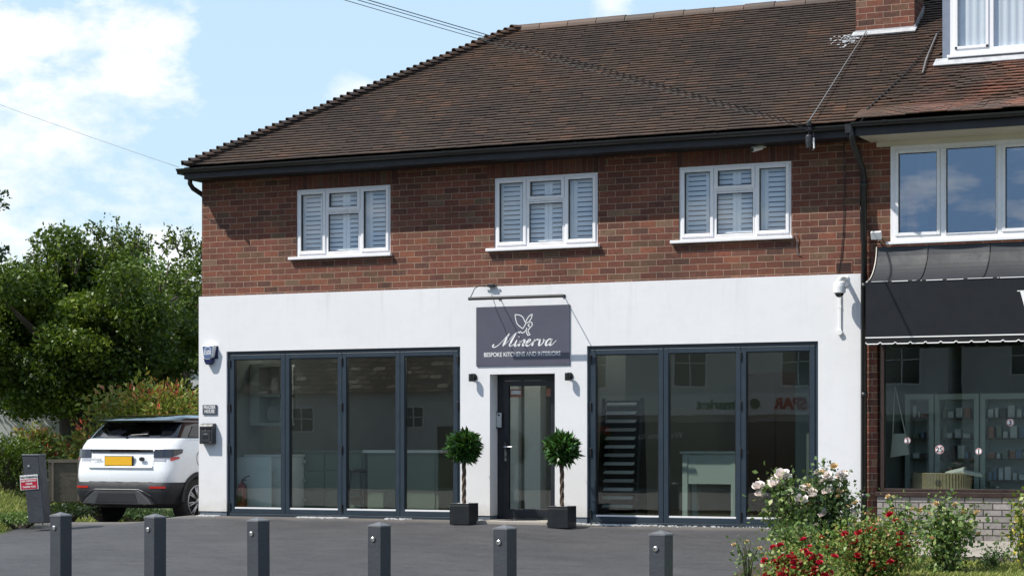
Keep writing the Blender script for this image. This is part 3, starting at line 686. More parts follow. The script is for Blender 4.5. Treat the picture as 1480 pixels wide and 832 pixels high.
# eaves of the neighbour: deeper, a little lower
EX = -.70; ZEr = ZE+.0
MB().box(4.845, 12.6, EX+.10, EX+.125, ZEr-.165, ZEr+.0).build('fascia_board', 'fascia_dark', nb)
MB().box(4.90, 12.6, EX+.126, .024, 4.765, 4.785).box(4.98, 12.6, -.02, .024, 4.70, 4.764).build('soffit', 'cream', nb)
gutter(4.845, 12.6, EX+.035, ZEr-.012, .056, nb).build('gutter', 'black', nb)
MB().box(4.76, 4.838, EX+.04, -.42, ZEr-.13, ZEr-.02).build('hopper', 'black', nb)
dp = MB().tube([(4.835, -.62, 4.88), (4.835, -.62, 4.74), (4.835, -.54, 4.66), (4.835, -.12, 4.42), (4.835, -.06, 4.32), (4.835, -.055, -.10)], .036, 10)
for z in (4.2, 2.95, 1.6, .35): dp.lathe([(.044, 0), (.044, .07)], (4.835, -.055, z), 12)
dp.build('downpipe', 'black', nb, smooth=True)
# its roof: dormer hole, wavy courses
DX0, DY, DZ0 = 5.57, .93, 5.86
def wave(x, y): return .022*noise.noise((x*1.1, y*1.3, 3.1))+.012*noise.noise((x*3, y*3, 1))
CH = (4.20, 4.99, 1.86, 2.36)
def skip(x, y): return (x > DX0-.03 and y > DY-.05) or (CH[0]+.03 < x < CH[1]-.03 and CH[2] < y < CH[3]-.1)
rt = MB(); k0 = int((YE-EX)/GA)
for k in range(-k0, nc+1):
    y = YE+k*GA; zz_ = roofz(y) if y > YE+.25 else roofz(YE+.25)+(y-YE-.25)*.38; tile_course(rt, 4.842, 12.6, y, zz_, off=(k % 2)*.0825, wave=lambda x, y: wave(x, y)*sm(4.84, 5.6, x), skip=skip)
NR = rt.build('roof', 'tile', nb)
ul = MB(); zk = roofz(YE+.25)-.06; ul.quad((4.842, EX+.06, zk-.38*(YE+.25-EX)), (12.6, EX+.06, zk-.38*(YE+.25-EX)), (12.6, YE+.25, zk), (4.842, YE+.25, zk)); ul.quad((4.842, YE+.25, zk), (12.6, YE+.25, zk), (12.6, YR, ZR-.05), (4.842, YR, ZR-.05)); ul.quad((4.842, YB, ZE), (4.842, YR, ZR-.05), (12.6, YR, ZR-.05), (12.6, YB, ZE)); ul.build('roof_deck', 'fascia_dark', NR)
ridge(4.85, 12.6, NR)
# chimney
ch = MB(); ch.box(*CH, 6.2, 8.6); ch.box(CH[0]-.04, CH[1]+.04, CH[2]-.04, CH[3]+.04, 8.6, 8.75); CHM = ch.build('chimney', 'brick', NR)
fl = MB(); zf = roofz(CH[2])
fl.obox(((CH[0]+CH[1])/2, CH[2]-.05, zf+.03), (.43, 0, 0), (0, .055, .035), (0, -.006, .008)); fl.box(CH[0]-.01, CH[1]+.01, CH[2]-.012, CH[2]-.002, zf-.02, zf+.085)
fl.prism([(CH[2], zf-.02), (CH[3], roofz(CH[3])-.02), (CH[3], roofz(CH[3])+.12), (CH[2], zf+.1)], 'x', CH[1]+.001, CH[1]+.012)
for i in range(110):
    yy = CH[2]-.03-abs(random.gauss(0, .17)); xx = CH[0]-.01+random.gauss(-.05, .10); q_ = random.uniform(.004, .018); fl.obox((xx, yy, roofz(yy)+.052), (q_, 0, 0), (0, q_*.5, q_*.3), (0, -.002, .003))
fl.build('flashing', 'lead', CHM)
for x in (4.42, 4.77): MB().lathe([(.13, 8.75), (.12, 8.8), (.10, 9.1), (.12, 9.12), (.09, 9.15)], (x, 2.11, 0), 14).build('chimney_pot', 'terracotta', CHM)
# dormer
dm = MB(); dm.box(DX0, 9.2, DY+.04, 3.3, 5.7, 7.25); DM = dm.build('dormer', 'leadblue', NR)
MB().box(DX0-.08, 9.3, DY-.12, 3.4, 7.25, 7.33).build('dormer_roof', 'lead', DM)
wx0 = DX0+.115
f = MB(); f.box(wx0, wx0+.06, DY-.03, DY+.036, 5.93, 7.1); f.box(wx0+.06, 9.0, DY-.03, DY+.036, 5.93, 6.0); f.box(wx0+.06, 9.0, DY-.03, DY+.036, 7.04, 7.1)
for m in (6.20, 6.85, 7.5, 8.2): f.box(m-.03, m+.03, DY-.03, DY+.036, 6.0, 7.04)
f.box(wx0+.06, 6.17, DY-.045, DY, 6.0, 6.035); f.box(wx0+.06, wx0+.095, DY-.045, DY, 6.0, 7.04); f.box(6.135, 6.17, DY-.045, DY, 6.0, 7.04)
f.box(wx0-.03, 9.0, DY-.09, DY-.03, 5.895, 5.93)
f.build('dormer_window', 'upvc', DM, bevel=.004)
MB().box(wx0+.06, 9.0, DY-.005, DY+.013, 6.0, 7.04).build('dormer_pane', 'glass_up', DM)
cv = MB(); n_ = 160; pts = [(wx0+.05+i*.02, DY+.030+.006*math.sin(i*1.3)+.003*math.sin(i*.37)) for i in range(n_)]
cv.add([(x, y, 5.98) for x, y in pts]+[(x, y, 7.06) for x, y in pts], [(i, i+1, n_+i+1, n_+i) for i in range(n_-1)]); cv.build('dormer_curtain', 'curtain', DM)
MB().box(DX0-.06, 9.3, DY-.02, DY+.03, 5.78, 5.892).obox((7.4, DY-.10, roofz(DY-.10)+.055), (1.9, 0, 0), (0, .085, .055), (0, -.004, .006)).build('dormer_flashing', 'lead', DM)

# shop window of the neighbour
f = MB(); x0, x1, z0, z1 = SW; y0, y1 = .06, .15
f.box(x0, x0+.055, y0, y1, z0, z1); f.box(x1-.055, x1, y0, y1, z0, z1); f.box(x0+.055, x1-.055, y0, y1, z1-.055, z1); f.box(x0+.055, x1-.055, y0, y1, z0, z0+.04)
f.box(x0-.03, x1, -.05, y0-.001, z0-.055, z0+.0)
W = f.build('shop_window', 'brownwood', nb, bevel=.004)
MB().box(x0+.055, x1-.055, .10, .118, z0+.04, z1-.055).build('pane', 'glass', W)
def sticker(x, z, txt, r=.055):
    MB().lathe([(r, .091), (r, .098)], (x, 0, z), 20, 'y').build('price_sticker', 'white', W)
    MB().lathe([(r*.93, .0895), (r*.93, .0905)], (x, 0, z), 20, 'y').build('sticker_ring', 'signred', W); MB().lathe([(r*.8, .088), (r*.8, .0893)], (x, 0, z), 20, 'y').build('sticker_disc', 'white', W)
    text_mesh(txt, .085, 'sticker_number', 'black', W, (x, .0865, z-.004), ext=.0006, bold=.002)
sticker(5.74, .962, '25'); sticker(5.34, 1.07, '3', .04); sticker(6.22, .94, '1', .04); sticker(6.60, 1.29, '3', .045)

# awning over the neighbour's shop window
aw = thing('awning', 'black shop awning with curved grey hood and white scalloped edge over the right-hand window', 'awning', (7.5, -.4, 2.4))
def hoodprof(n=10):
    return [(-.46+.44*(math.sin(t*PI/2)), 3.005+.455*(1-math.cos(t*PI/2))**.8) for t in [i/n for i in range(n+1)]]
hp = hoodprof(); m = MB()
xs_ = [4.99, 5.62, 6.38, 7.14, 7.9, 8.66, 9.42, 10.1]
for a, b in zip(xs_, xs_[1:]):
    nsub = 8
    for i in range(nsub):
        u0, u1 = i/nsub, (i+1)/nsub; s0, s1 = .018*math.sin(u0*PI), .018*math.sin(u1*PI)
        for (p, q) in zip(hp, hp[1:]):
            m.quad((a+(b-a)*u0, p[0]+s0, p[1]), (a+(b-a)*u1, p[0]+s1, p[1]), (a+(b-a)*u1, q[0]+s1, q[1]), (a+(b-a)*u0, q[0]+s0, q[1]))
hood = m.build('hood', plain('awning_cloth', (.028, .031, .037), .6, var=.18, scale=3, bump=.15), aw, smooth=True)
m = MB()
for x in xs_: m.tube([(x, p[0]-.003, p[1]+.002) for p in hp], .008, 6)
m.build('seam', 'fascia_dark', aw)
MB().prism([(p[0], p[1]) for p in hp]+[(-.02, 3.0)], 'x', 4.982, 4.989).build('hood_end', 'black', aw)
MB().tube([(4.985, p[0]-.008, p[1]+.002) for p in hp], .009, 6).build('hood_piping', 'cream', aw)
MB().box(4.965, 10.1, -.47, -.40, 2.33, 3.0).box(4.965, 4.985, -.40, .02, 2.33, 3.0).build('fascia_panel', plain('awning_fascia', (.007, .009, .014), .7, var=.12, scale=3, spec=.3), aw, bevel=.004)
MB().box(4.964, 10.1, -.475, -.471, 2.315, 2.329).build('white_piping', 'white', aw)
x = 4.97; m = MB()
while x < 10.1:
    w_ = random.choice((.02, .05, .09, .2, .3)); m.obox((x+w_/2, -.477, 2.999+random.uniform(-.002, .003)), (w_/2, 0, 0), (0, .002, 0), (0, 0, random.uniform(.002, .0055))); x += w_+random.choice((.004, .012, .05))
m.build('worn_edge', 'white', aw)
m = MB(); e = MB(); x = 4.965
while x < 10.1:
    m.add([(x, -.470, 2.314), (x+.185, -.470, 2.314), (x+.185, -.466, 2.262), (x+.165, -.466, 2.245), (x+.02, -.466, 2.245), (x, -.466, 2.262)], [(0, 1, 2, 3, 4, 5)])
    e.tube([(x, -.471, 2.262), (x+.02, -.471, 2.242), (x+.155, -.471, 2.242), (x+.185, -.471, 2.262)], .0075, 5)
    x += .185
m.build('valance', 'black', aw); e.build('scallop_edge', 'white', aw)
text_mesh('WILLIAMS', .50, 'lettering', 'white', aw, (6.645, -.4735, 2.62), ext=.002, align='LEFT', space=1.02) if False else None
def serif_w(x0, z0, hgt):        # the first letter of the shop name, the rest lies outside the picture
    m = MB(); Y = -.4735; w_ = hgt*1.25
    def st(ax, az, bx_, bz, t): 
        m.add([(ax, Y, az), (ax+t, Y, az), (bx_+t, Y, bz), (bx_, Y, bz), (ax, Y+.003, az), (ax+t, Y+.003, az), (bx_+t, Y+.003, bz), (bx_, Y+.003, bz)], [(0, 1, 2, 3), (0, 3, 7, 4), (1, 5, 6, 2)])
    st(x0+.03, z0+hgt, x0+.33*w_, z0, .042); st(x0+.55*w_, z0+hgt, x0+.33*w_+.01, z0, .014); st(x0+.46*w_, z0+hgt, x0+.74*w_, z0, .042); st(x0+w_, z0+hgt, x0+.74*w_+.02, z0, .014)
    for cx in (x0+.05, x0+.52*w_, x0+w_): m.box(cx-.055, cx+.055, Y, Y+.003, z0+hgt, z0+hgt+.01)
    m.build('letter', 'white', aw)
serif_w(6.80, 2.62, .21)

# ------------------------------------------------------------------ interior of the kitchen shop
room = MB()
room.wall(-4.68, 4.76, .0, 2.75, 5.6, 5.7); room.box(-4.685, -4.67, .29, 5.6, .0, 2.75); room.box(4.74, 4.772, .29, 5.6, .0, 2.75)
room.build('interior_wall', 'wall_in', shop)
MB().box(-4.68, 4.76, .29, 5.6, -.06, .0).build('interior_floor', 'floor_in', shop); MB().box(-4.68, 4.76, .29, 5.6, 2.66, 2.72).build('interior_ceiling', 'ceil_in', shop)
MB().box(-.95, -.64, 1.6, 1.7, .0, 2.66).build('partition', 'whitewood', shop)
MB().box(.66, .76, .29, 2.2, .0, 2.66).build('partition', 'wall_in', shop)
MB().box(-4.65, 4.84, .31, 7.1, 3.13, 3.2).box(-4.65, 4.84, 2.0, 2.1, 3.2, 4.78).build('upper_floor', 'wall_in', shop)
MB().box(-.455, -.21, 1.4, 1.6, .0, 2.66).build('pillar', 'whitewood', shop)
MB().box(3.75, 3.96, .6, .8, .0, 2.66).build('pillar', 'wall_in', shop)
def spot(x, y, where):
    t = thing('ceiling_spot', 'lit round ceiling spotlight '+where, 'lamp', (x, y, 2.64), 'lit ceiling spots inside the showroom')
    em = bpy.data.materials.get('spot_glow')
    if em is None:
        q = NT('spot_glow'); q.b.inputs['Emission Color'].default_value = (1, .93, .82, 1); q.b.inputs['Emission Strength'].default_value = 6; em = q.m
    MB().lathe([(.075, 2.645), (.075, 2.655)], (x, y, 0), 18).build('ring', 'white', t); MB().lathe([(.055, 2.640), (.055, 2.6445)], (x, y, 0), 18).build('bulb', em, t)
    ld = bpy.data.lights.new('spot', 'POINT'); ld.energy = 6.0; ld.color = (1, .94, .86); ld.shadow_soft_size = .08; lo_ = bpy.data.objects.new('lamp_light', ld); COL.objects.link(lo_); lo_.parent = t; lo_.location = (0, 0, -.12)
for x, y, wh in ((-4.0, 1.2, 'over the plate-rack dresser'), (-2.4, 1.2, 'over the bar stool'), (-1.1, 1.6, 'over the kitchen island'), (-.1, 1.0, 'just inside the entrance door'), (1.4, 1.8, 'behind the sample rack'), (2.5, 1.3, 'over the pale side table'),
                  (3.3, 2.4, 'before the dark larder'), (-3.0, 3.4, 'deep in the room behind the drawers'), (-.5, 3.6, 'deep in the room behind the door'), (2.4, 4.0, 'nearest the dark larder doors')): spot(x, y, wh)
# tall cabinet with plate rack
def shift(o, dx, dy=0):
    o.location.x += dx; o.location.y += dy
cb = thing('dresser', 'pale painted plate-rack dresser behind the leftmost bifold pane', 'dresser', (-4.0, 1.3, 0))
MB().box(-4.16, -3.50, 1.0, 1.6, .0, .84).build('base_cabinet', 'whitewood', cb, bevel=.006); MB().box(-4.18, -3.48, .97, 1.62, .841, .875).build('worktop', 'worktop', cb)
m = MB(); m.box(-4.60, -4.10, 1.25, 1.6, 1.3, 2.2); m.box(-4.10, -3.7, 1.25, 1.6, 1.3, 1.34); m.box(-4.10, -3.7, 1.25, 1.6, 1.72, 1.76); m.box(-4.10, -3.7, 1.25, 1.6, 2.16, 2.2); m.box(-3.74, -3.7, 1.25, 1.6, 1.34, 2.16); m.box(-4.10, -3.7, 1.57, 1.6, 1.34, 2.16)
m.build('wall_rack', 'palesage', cb)
for i in range(7): MB().lathe([(.012, 0), (.11, .008), (.115, .013)], (-4.0+.05*i, 1.42, 1.47), 18, 'x').build('plate', 'worktop', cb)
MB().lathe([(.04, 1.762), (.075, 1.82), (.08, 1.9), (.05, 1.98), (.055, 2.0)], (-3.9, 1.4, 0), 14).build('jug', 'pot_item2', cb)
shift(cb, -.42, -.35)
MB().box(-4.64, -4.03, .45, .47, .02, .84).build('white_panel', 'whitewood', shop)
# fire extinguisher
fe = thing('fire_extinguisher', 'red fire extinguisher standing behind the leftmost pane', 'extinguisher', (-4.18, .55, 0))
MB().lathe([(.0, .02), (.07, .02), (.075, .05), (.075, .38), (.05, .44), (.02, .46), (.02, .5)], (-4.18, .55, 0), 16).build('cylinder', 'red', fe, smooth=True)
MB().tube([(-4.18, .55, .5), (-4.10, .52, .55), (-4.02, .5, .57)], .008).tube([(-4.18, .55, .5), (-4.09, .52, .51)], .008).tube([(-4.18, .55, .49), (-4.08, .5, .42), (-4.07, .5, .25), (-4.1, .5, .16)], .012).box(-4.21, -4.14, .47, .478, .2, .34).build('handle', 'black', fe)
shift(fe, -.30, -.17)
# drawers
dr = thing('chest_of_drawers', 'sage green six-drawer kitchen unit behind the second bifold pane', 'drawers', (-2.9, 1.2, 0))
MB().box(-3.50, -2.2, 1.2, 1.75, .06, .9).build('carcass', 'sage', dr, bevel=.005); MB().box(-3.53, -2.17, 1.17, 1.78, .901, .93).build('worktop', 'sage', dr)
for i in range(2):
    for j, (za, zb) in enumerate(((.09, .34), (.36, .63), (.65, .88))):
        xa = -3.47+.63*i; d_ = MB().box(xa, xa+.61, 1.18, 1.199, za, zb).build('drawer', 'sage', dr, bevel=.004)
        MB().lathe([(.008, 1.12), (.028, 1.125), (.03, 1.15), (.008, 1.165), (.008, 1.179)], (xa+.305, 0, (za+zb)/2), 12, 'y').build('knob', 'chrome', d_)
shift(dr, -.72, 0)
# island
isl = thing('kitchen_island', 'green island counter with white top behind the third and fourth panes', 'island', (-1.7, 1.5, 0))
MB().box(-2.15, -1.0, 1.1, 2.0, .05, .90).build('carcass', 'sage', isl, bevel=.005); MB().box(-2.2, -.93, 1.05, 2.05, .901, .94).build('worktop', 'worktop', isl)
for xa in (-2.1, -1.55): MB().box(xa, xa+.5, 1.085, 1.099, .1, .86).build('door', 'sage', isl, bevel=.004)
shift(isl, -.66, 0)
def stool(x, y):
    s = thing('bar_stool', 'dark bar stool standing left of the green island', 'stool', (x, y, 0))
    MB().lathe([(.17, .62), (.18, .65), (.16, .67)], (x, y, 0), 18).build('seat', 'black', s)
    for k in range(4):
        a = PI/4+k*PI/2; MB().tube([(x+.1*math.cos(a), y+.1*math.sin(a), .62), (x+.2*math.cos(a), y+.2*math.sin(a), .0)], .014).build('leg', 'black', s)
    MB().lathe([(.155, .25), (.165, .26), (.155, .27)], (x, y, 0), 18).build('foot_ring', 'black', s)
stool(-3.02, 1.2)
tag(MB().lathe([(.0, 0), (.14, 0), (.15, .3), (.14, .31), (.0, .31)], (-2.55, 2.9, .0), 18).build('waste_bin', 'black'), 'dark round waste bin on the showroom floor beside the island', 'bin')
# tile sample rack
rk = thing('sample_rack', 'black angled rack of pale worktop samples behind the left pane of the right-hand bifold', 'display rack', (1.6, .8, 0))
m = MB(); m.prism([(.75, .0), (1.15, .0), (1.02, 1.65), (.98, 1.65)], 'x', 1.22, 1.26); m.prism([(.75, .0), (1.15, .0), (1.02, 1.65), (.98, 1.65)], 'x', 1.78, 1.82); m.box(1.26, 1.78, 1.05, 1.09, .05, 1.62); m.build('frame', 'black', rk)
for i in range(13):
    z = .16+i*.115; y = .80+.012*i; c_ = MB().box(1.27, 1.77, y, y+.2, z, z+.012).build('shelf', 'black', rk)
    MB().obox((1.52-.0*i, y+.0, z+.028), (.21+.01*random.random(), 0, 0), (0, .03, .014), (0, -.004, .008)).build('sample', 'worktop' if i % 3 else 'pot_item2', c_)
shift(rk, -.32, 0)
# white table
tb = thing('side_table', 'tall pale sage console table with deep apron behind the middle right-hand pane', 'table', (2.9, 1.0, 0))
MB().box(2.55, 3.35, .8, 1.3, .90, .93).build('top', 'palesage', tb, bevel=.004); MB().box(2.66, 3.26, .83, .85, .50, .899).box(2.66, 3.26, 1.25, 1.27, .50, .899).build('apron', 'palesage', tb)
for x in (2.58, 3.26):
    for y in (.82, 1.2): MB().box(x, x+.075, y, y+.075, .0, .899).build('leg', 'palesage', tb, bevel=.004)
shift(tb, -.46, 0)
kt = thing('wall_cabinet', 'dark tall larder cabinet against the back wall of the showroom', 'cabinet', (2.2, 5, 0))
MB().box(1.5, 3.3, 5.0, 5.58, .0, 2.1).build('carcass', 'darkwood', kt)
for xa in (1.52, 2.12, 2.72): MB().box(xa, xa+.56, 4.98, 4.999, .1, 2.05).build('door', 'darkwood', kt, bevel=.005)

# interior of the neighbour
MB().box(4.87, 12.2, 2.6, 2.7, -.1, 3.2).box(4.87, 4.95, .31, 2.6, -.1, 3.2).build('interior_wall', 'wall_in', nb)
MB().box(4.87, 12.2, .31, 2.6, -.12, -.02).box(4.87, 12.2, .31, 7.1, 2.55, 2.7).build('interior_floor', 'floor_in', nb)
MB().box(4.87, 12.2, 2.8, 2.9, 3.3, 4.95).build('upper_wall', 'wall_in', nb)
MB().box(5.02, 9.8, .30, .9, .0, .44).build('display_bench', 'whitewood', nb)
def shelf_unit(x0, x1, label):
    u = thing('shelf_unit', label, 'shelves', (x0, 1.3, .44), 'display shelves in the neighbour window')
    m = MB(); m.box(x0, x0+.06, 1.2, 1.5, .44, 1.60); m.box(x1-.06, x1, 1.2, 1.5, .44, 1.60); m.box(x0, x1, 1.2, 1.5, 1.60, 1.67); m.box(x0+.06, x1-.06, 1.48, 1.5, .44, 1.60); m.build('frame', 'palesage', u)
    for z in (.56, .83, 1.09, 1.35):
        s = MB().box(x0+.06, x1-.06, 1.22, 1.48, z, z+.015).build('shelf', 'darkwood', u)
        x = x0+.09
        for mt in [random.choice(('pot_item1', 'pot_item2', 'pot_item3', 'pot_item2', 'bagcloth', 'darkwood', 'sage')) for _ in range(9)]:
            if x > x1-.13: break
            w_ = random.uniform(.025, .085); h_ = random.uniform(.05, .17); MB().box(x, x+w_, 1.25, 1.4, z+.016, z+.016+h_).build('goods', mt, s); x += w_+random.uniform(.004, .04)
shelf_unit(5.03, 5.40, 'leftmost white shelf unit of small goods in the neighbour window'); shelf_unit(5.42, 5.98, 'second white shelf unit, above the wicker basket'); shelf_unit(6.0, 6.9, 'white shelf unit at the right edge of the picture')
bs = thing('wicker_basket', 'oval wicker basket with cloths in it on the neighbour display bench', 'basket', (5.95, .6, .44))
m = MB()
for i in range(56):
    a0 = 2*PI*i/56; m.obox((5.95+.36*math.cos(a0), .6+.2*math.sin(a0), .55), (.012*abs(math.sin(a0))+.006, 0, 0), (0, .012, 0), (0, 0, .11))
m.lathe([(.0, .445), (.34, .445)], (0, 0, 0), 4) if False else None
m.add([(5.95+.345*math.cos(2*PI*i/28), .6+.188*math.sin(2*PI*i/28), z) for z in (.445, .65) for i in range(28)], [(i, (i+1) % 28, 28+(i+1) % 28, 28+i) for i in range(28)]+[tuple(range(28))])
m.tube([(5.95+.36*math.cos(2*PI*i/24), .6+.2*math.sin(2*PI*i/24), .66) for i in range(25)], .012, 6); m.build('basket_body', 'wicker', bs); shift(bs, -.30)
MB().obox((5.82, .6, .67), (.13, 0, .03), (0, .1, .02), (-.01, 0, .03)).obox((6.05, .58, .665), (.12, 0, -.02), (0, .1, 0), (0, 0, .025)).build('cloth', 'bagcloth', bs, bevel=.01)
bg = thing('tote_bag', 'white cloth bag hanging by a long strap at the left of the neighbour window', 'bag', (5.28, .4, 1.05))
MB().prism([(5.16, .86), (5.40, .90), (5.36, 1.16), (5.19, 1.16)], 'y', .40, .46).build('bag_body', 'bagcloth', bg, bevel=.01); MB().tube([(5.19, .43, 1.16), (5.22, .42, 1.75), (5.35, .43, 1.16)], .01, 6).build('strap', 'bagcloth', bg); shift(bg, -.12)

# ------------------------------------------------------------------ sign, lamps, boxes on the wall
sg = MB().box(-.525, .847, -.018, -.002, 2.077, 2.872).build('shop_sign', 'sign_grey', bevel=.002, loc=(.16, 0, 2.47))
tag(sg, 'grey-violet board with white script name and bird emblem above the entrance door', 'sign')
def ribbon(mb, pts, wd, y=-.0195, sub=8):
    """smooth stroke of changing width through pts in the sign's xz plane"""
    P = []
    n = len(pts)
    for i in range(n-1):
        p0 = pts[max(i-1, 0)]; p1 = pts[i]; p2 = pts[i+1]; p3 = pts[min(i+2, n-1)]
        for k in range(sub):
            t = k/sub; P.append(tuple(.5*((2*p1[c])+(-p0[c]+p2[c])*t+(2*p0[c]-5*p1[c]+4*p2[c]-p3[c])*t*t+(-p0[c]+3*p1[c]-3*p2[c]+p3[c])*t**3) for c in range(3)))
    P.append(pts[-1]); L_, R = [], []
    for i, p in enumerate(P):
        a = P[max(i-1, 0)]; b = P[min(i+1, len(P)-1)]; dx, dz = b[0]-a[0], b[1]-a[1]; l = math.hypot(dx, dz) or 1
        nx, nz = -dz/l, dx/l; h = p[2]*wd/2; L_.append((p[0]+nx*h, y, p[1]+nz*h)); R.append((p[0]-nx*h, y, p[1]-nz*h))
    m = len(P); mb.add(L_+R, [(i, i+1, m+i+1, m+i) for i in range(m-1)])
def script_word(parent):
    mb = MB(); X0, Z0, h = -.235, 2.335, .088       # baseline and x-height
    def S(pts, wd=.0185): ribbon(mb, [(X0+p[0]*.113+p[1]*h*.42, Z0+p[1]*h, p[2]) for p in pts], wd)
    S([(-.3, .35, .9), (-.42, .08, 1), (-.15, -.1, .7), (.25, .15, .5), (.7, .9, .4), (1.05, 1.75, .5), (1.22, 2.0, .5)])           # swash and first stem of M
    S([(1.22, 2.0, .4), (1.05, 1.2, 1.3), (.98, .3, 1.5), (1.0, .0, .8)]); S([(1.0, .0, .35), (1.45, .9, .4), (1.85, 1.75, .4), (2.1, 2.05, .6)])
    S([(2.1, 2.05, .4), (1.9, 1.2, 1.3), (1.78, .35, 1.6), (1.9, .02, .9), (2.15, .12, .5), (2.4, .5, .35)]); S([(2.1, 2.05, .4), (2.35, 2.12, .8), (2.5, 1.95, .9)])
    S([(2.5, .95, .6), (2.45, .4, 1.5), (2.5, .03, 1.1), (2.75, .12, .45), (2.98, .5, .35)]); S([(2.62, 1.38, 1.3), (2.62, 1.48, 1.3)])   # i
    S([(2.98, .5, .35), (3.05, .95, .8), (3.02, .5, 1.4), (3.0, .0, 1.3)]); S([(3.02, .35, .4), (3.3, .85, .5), (3.5, .95, 1), (3.55, .7, 1.4), (3.5, .2, 1.4), (3.6, .02, .8), (3.85, .25, .4)])   # n
    S([(3.85, .25, .4), (4.15, .55, .5), (4.3, .85, .8), (4.12, 1.0, .7), (3.93, .65, 1.3), (3.95, .2, 1.5), (4.15, .0, .9), (4.45, .2, .4), (4.65, .6, .4)])   # e
    S([(4.65, .6, .4), (4.78, 1.02, .7), (4.76, .5, 1.4), (4.74, .0, 1.3)]); S([(4.76, .4, .4), (4.98, .85, .5), (5.18, .98, 1.0), (5.25, .8, 1.1)])   # r
    S([(5.38, .8, .4), (5.5, .97, .8), (5.55, .5, 1.5), (5.62, .05, 1.1), (5.9, .15, .6), (6.05, .6, .8), (5.95, .95, .9), (6.1, .8, .5), (6.3, .75, .4)])   # v
    S([(6.95, .85, .8), (6.75, 1.0, .7), (6.5, .75, 1.1), (6.45, .25, 1.5), (6.6, .0, .9), (6.85, .25, .5), (7.05, .9, .5)]); S([(7.05, .98, .7), (6.98, .4, 1.5), (7.05, .03, 1.0), (7.3, .15, .5), (7.65, .75, .35)])   # a
    mb.build('script_lettering', 'white', parent)
script_word(sg)
def emblem(parent):
    mb = MB(); px = lambda u, v: (.205+(u-545)*.00183, 2.43+(555-v)*.00160)     # zoomed drawing units
    def S(pts, wd=.0115): ribbon(mb, [(*px(u, v), 1) for u, v in pts], wd, sub=6)
    S([(462, 350), (470, 400), (485, 435), (525, 470)]); S([(462, 350), (500, 356), (525, 375), (545, 420)]); S([(545, 420), (562, 385), (580, 362), (602, 350)]); S([(602, 350), (592, 385), (574, 415)])
    S([(574, 415), (550, 425), (540, 445), (525, 470)]); S([(574, 415), (596, 420), (600, 440), (590, 455), (572, 450), (568, 438), (580, 432)]); S([(590, 455), (578, 470), (568, 480)])
    S([(502, 490), (515, 503), (535, 500), (552, 480), (556, 462)]); S([(568, 470), (570, 500), (582, 520), (560, 525)]); S([(558, 488), (556, 508), (566, 520)])
    mb.build('bird_emblem', 'white', parent)
emblem(sg)
text_mesh('BESPOKE KITCHENS AND INTERIORS', .082, 'strapline', 'white', sg, (.153, -.0195, 2.225), ext=.0008, space=.97, sx=.85, bold=.0007)
for x in (-.508, .83):
    for z in (2.094, 2.855): MB().lathe([(.008, -.022), (.008, -.018)], (x, 0, z), 10, 'y').build('screw', 'chrome', sg)
# picture-light bar above the sign
pb = thing('sign_light', 'long black picture light bar on two arms above the shop sign', 'lamp', (.1, 0, 3.0))
YB_ = -.44; MB().tube([(-.43, YB_, 2.955), (.94, YB_, 2.955)], .022, 10).build('light_bar', 'black', pb)
for x in (-.18, .76): MB().tube([(x, -.003, 2.985), (x, YB_, 2.962)], .007, 6).box(x-.02, x+.02, -.012, -.002, 2.965, 3.005).build('arm', 'black', pb)
MB().lathe([(.02, -.44), (.025, -.43), (.02, -.42)], (-.45, 0, 2.955), 10, 'y').build('end_cap', 'black', pb) if False else None
cbx = thing('cable_box', 'small black cable gland box with a short lead just above the sign light', 'junction box', (-.28, 0, 3.13))
MB().box(-.34, -.24, -.06, -.003, 3.135, 3.175).tube([(-.40, -.04, 3.15), (-.2, -.04, 3.158)], .012).build('box', 'black', cbx, bevel=.008); MB().tube([(-.36, -.05, 3.15), (-.41, -.16, 3.15), (-.41, -.30, 3.10), (-.41, -.42, 2.98)], .006, 6).build('lead', 'black', cbx)
# two down-lights
def wall_lamp(x, z, label):
    t = thing('wall_lamp', label, 'lamp', (x, 0, z), 'black wall lamps either side of the entrance')
    MB().lathe([(.0, -.012), (.048, -.012), (.05, -.002)], (x, 0, z), 20, 'y').build('wall_plate', 'black', t)
    MB().lathe([(.0, .045), (.030, .045), (.036, .035), (.036, -.055), (.030, -.06), (.0, -.06)], (x, -.085, z), 20).build('lamp_body', 'black', t, smooth=False); MB().box(x-.012, x+.012, -.055, -.012, z-.012, z+.012).build('arm', 'black', t)
wall_lamp(-.565, 1.93, 'small black cylinder wall lamp left of the entrance door'); wall_lamp(.845, 1.925, 'small black cylinder wall lamp right of the entrance door')
# entry phone on the reveal
ep = thing('entry_phone', 'slim silver door entry phone at the left edge of the door frame', 'entry phone', (-.30, .2, 1.4))
MB().box(-.327, -.235, .190, .226, 1.24, 1.46).build('housing', 'black', ep, bevel=.006); MB().box(-.317, -.245, .184, .1895, 1.255, 1.45).build('face_plate', 'pot_item2', ep); MB().lathe([(.014, .180), (.014, .1838)], (-.281, 0, 1.42), 12, 'y').build('lens', 'black', ep)
